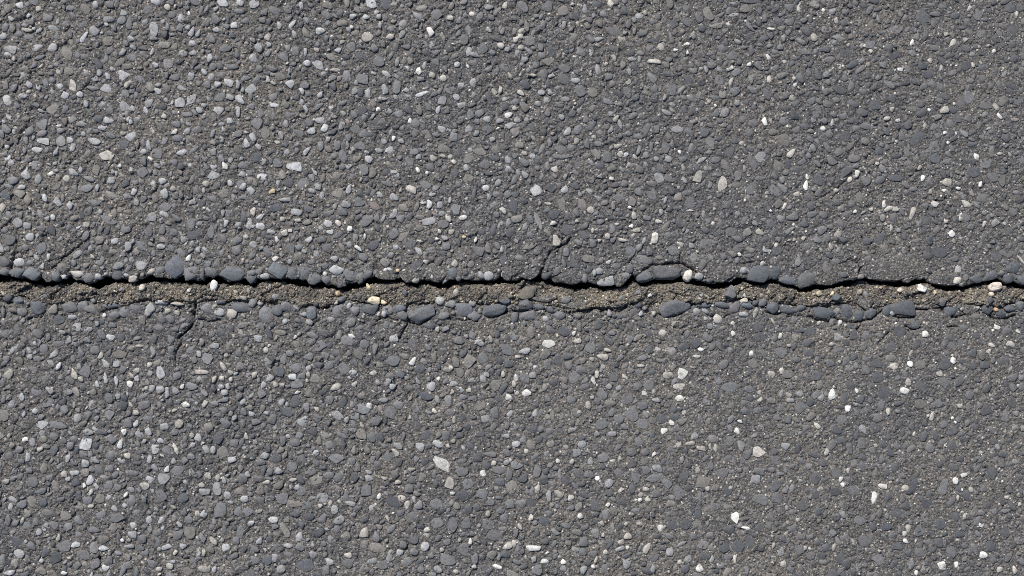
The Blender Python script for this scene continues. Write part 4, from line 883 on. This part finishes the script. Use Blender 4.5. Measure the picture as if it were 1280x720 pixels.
GRIT_COL = np.array([(0.065, 0.065, 0.067), (0.115, 0.112, 0.107), (0.165, 0.161, 0.155), (0.24, 0.236, 0.228), (0.37, 0.352, 0.315), (0.56, 0.53, 0.47), (0.28, 0.20, 0.14)])
for road, side in ((road_a, 1), (road_b, -1)):
    n = 22000
    x = RS.uniform(-40, 1320, n)
    y = RS.uniform(-40, 350, n) if side > 0 else RS.uniform(375, 760, n)
    wx, wy = WX(x), WY(y)
    ok = (wy > lip_y(wx) + 0.001) if side > 0 else (wy < low_y(wx) - 0.001)
    ok &= occ[np.clip(y + PAD, 0, OH - 1).astype(int), np.clip(x + PAD, 0, OW - 1).astype(int)] == 0
    wx, wy = wx[ok], wy[ok]
    n = len(wx)
    # more pale crumbs where the surface is worn smooth
    u = np.clip((wx + 0.512) / 1.024, 0, 1)
    pr = np.stack([0.20 + 0 * u, 0.34 + 0 * u, 0.26 - 0.06 * u, 0.13 + 0 * u, 0.05 + 0.09 * u, 0.012 + 0.055 * u, 0.012 + 0 * u], -1)
    cs = np.cumsum(pr / pr.sum(1, keepdims=True), 1)
    t = (RS.random(n)[:, None] > cs).sum(1)
    tone = GRIT_COL[np.clip(t, 0, 6)] * np.exp(RS.normal(0, .15, n))[:, None]
    R = np.exp(RS.normal(math.log(0.00095), 0.35, n)).clip(0.0005, 0.0022) * np.where(t >= 4, 0.9, 1.0)
    strew("grit", road, wx, wy, matrix_z(wx, wy) - (0.0008 if side < 0 else 0), R, tone, M_GRIT, 0.25, 0.65)

n = 17000
wx = RS.uniform(-0.56, 0.56, n)
sv = RS.uniform(0.0, 1.03, n)
wy, wz = sand_surface(wx, sv)
SAND_COL = np.array([(0.070, 0.066, 0.060), (0.125, 0.117, 0.106), (0.175, 0.164, 0.146), (0.26, 0.242, 0.212), (0.46, 0.42, 0.35), (0.16, 0.158, 0.155)])
t = RS.choice(6, size=n, p=[0.22, 0.29, 0.24, 0.13, 0.045, 0.075])
R = np.exp(RS.normal(math.log(0.00080), 0.36, n)).clip(0.0004, 0.0020)
strew("sand_grains", sand, wx, wy, wz, R, SAND_COL[t] * np.exp(RS.normal(0, .15, n))[:, None], M_GRAIN, 0.7, 1.1)


# broken bits of asphalt and stone lying half buried in the sand
RB = np.random.default_rng(93)
Vs, Fs, Ts = [], [], []
k = 0
for _ in range(230):
    x = RB.uniform(-60, 1340)
    sv = RB.beta(2.6, 1.3)
    wx = float(WX(x))
    a = float(np.exp(RB.normal(math.log(2.6), 0.42)).clip(1.3, 7))
    yy, zz = sand_surface(np.array([wx]), np.array([sv]))
    wy = float(yy[0])
    y = 360 - wy / PX
    if sv < 0.25 or not free(x, y, a, a * .8, 0, 0.9):
        continue
    paint(x, y, a, a * .8, 0)
    v, f = SMALL[RB.integers(24)]
    an = RB.uniform(0, 6.28)
    c, sn = math.cos(an), math.sin(an)
    X, Y = v[:, 0] * a * PX, v[:, 1] * a * RB.uniform(.5, .9) * PX
    h = min(a * PX * 0.45, 0.0016)
    col = np.array(TONES['DDMMMBBLCC'[RB.integers(10)]]) * math.exp(RB.normal(0, .12))
    Vs.append(np.stack([wx + X * c - Y * sn, wy + X * sn + Y * c, zz[0] + 0.0006 + v[:, 2] * h + RB.normal(0, .15) * X + RB.normal(0, .15) * Y], -1))
    Fs.append(f + k)
    Ts.append(np.broadcast_to(col, (len(v), 3)))
    k += len(v)
rub = link("rubble", mesh_from("rubble", np.vstack(Vs), [np.vstack(Fs)], M_STONES, True, np.vstack(Ts)), sand)
rub["kind"] = "stuff"


# ------------------------------------------------------------------ loose stones, pebbles and chips
def loose_mesh(kind, rg):
    """closed stone, squarish or rounded, from a subdivided cube pushed towards a superellipsoid"""
    n = 9 if kind != 'chip' else 6
    g = np.linspace(-1, 1, n)
    V, F, idx = [], [], {}
    for ax in range(3):
        for sg in (-1, 1):
            ids = np.zeros((n, n), int)
            for i in range(n):
                for j in range(n):
                    p = [0, 0, 0]
                    p[ax] = sg
                    p[(ax + 1) % 3] = g[i]
                    p[(ax + 2) % 3] = g[j]
                    key = tuple(round(q, 4) for q in p)
                    if key not in idx:
                        idx[key] = len(V)
                        V.append(p)
                    ids[i, j] = idx[key]
            for i in range(n - 1):
                for j in range(n - 1):
                    q = [ids[i, j], ids[i + 1, j], ids[i + 1, j + 1], ids[i, j + 1]]
                    F.append(q if sg > 0 else q[::-1])
    V = np.array(V, float)
    d = V / np.linalg.norm(V, axis=1, keepdims=True)
    p = {'pebble': 2.15, 'chip': 2.5, 'stone': 2.6, 'slab': 3.6, 'flake': 2.7}[kind]
    r = (np.abs(d) ** p).sum(1) ** (-1 / p)
    P = d * r[:, None]
    for _ in range(12 if kind in ('stone', 'slab', 'flake') else 4 if kind == 'pebble' else 9):        # broad facets
        nrm = rg.normal(0, 1, 3)
        nrm[2] *= 0.5
        nrm /= np.linalg.norm(nrm)
        lim = rg.uniform(0.62, 0.86) if kind != 'pebble' else rg.uniform(0.78, 0.95)
        over = np.clip(P @ nrm - lim, 0, None)
        P = P - over[:, None] * nrm * 0.95
    amp = {'pebble': 0.03, 'chip': 0.09, 'stone': 0.05, 'slab': 0.04, 'flake': 0.05}[kind]
    ph = rg.uniform(0, 6.28, (3, 3))
    for k in range(3):
        P = P * (1 + amp * np.sin(d[:, 0] * (2 + k) + ph[k, 0]) * np.cos(d[:, 1] * (2.5 + k) + ph[k, 1]))[:, None]
    if kind in ('stone', 'slab', 'flake'):
        P[:, 2] = np.sign(P[:, 2]) * np.abs(P[:, 2]) ** 0.75
    for a in range(3):
        P[:, a] = (P[:, a] - (P[:, a].max() + P[:, a].min()) / 2) / ((P[:, a].max() - P[:, a].min()) / 2)
    me = mesh_from('stone' if kind == 'slab' else kind, P, [np.array(F)], M_PEBBLE)
    return me


RL = np.random.default_rng(77)
for kind, x, y, L, Wd, an, col, th, label in LOOSE:
    wx, wy = float(WX(x)), float(WY(y))
    sy, ly, lw = float(sand_y(wx)), float(lip_y(wx)), float(low_y(wx))
    if wy >= ly - 0.004 and y < 352:                  # lodged in the lip
        top = 0.0015
    elif wy <= lw + 0.002:                             # in the other edge
        top = 0.0016
    else:
        s = (wy - sy) / (lw - sy)
        foot = [(wx + du * L * 0.35 * PX, s + dv * 0.12) for du in (-1, 0, 1) for dv in (-1, 0, 1)]
        zf = sand_surface(np.array([q[0] for q in foot]), np.clip(np.array([q[1] for q in foot]), 0.05, 0.85))[1]
        zs = float(np.percentile(zf, 80)) + 0.0006
        top = zs + th * 0.001 * 0.62
        if kind == 'flake':
            top = zs + 0.0026
    o = link(kind, loose_mesh('slab' if ('rectangular' in label or 'square' in label or 'slanted dark' in label[:24]) else kind, RL))
    o.location = (wx, wy, top - th * 0.0005)
    o.rotation_euler = (RL.normal(0, .05), RL.normal(0, .05), math.radians(an))
    o.scale = (L / 2 * PX, Wd / 2 * PX, th * 0.0005)
    k = 1.32 if max(col) < 0.12 else 1.0
    o.color = (col[0] * k, col[1] * k, col[2] * k, 1)
    o["label"] = label
    o["category"] = kind
    o["group"] = "loose stones along the open joint"
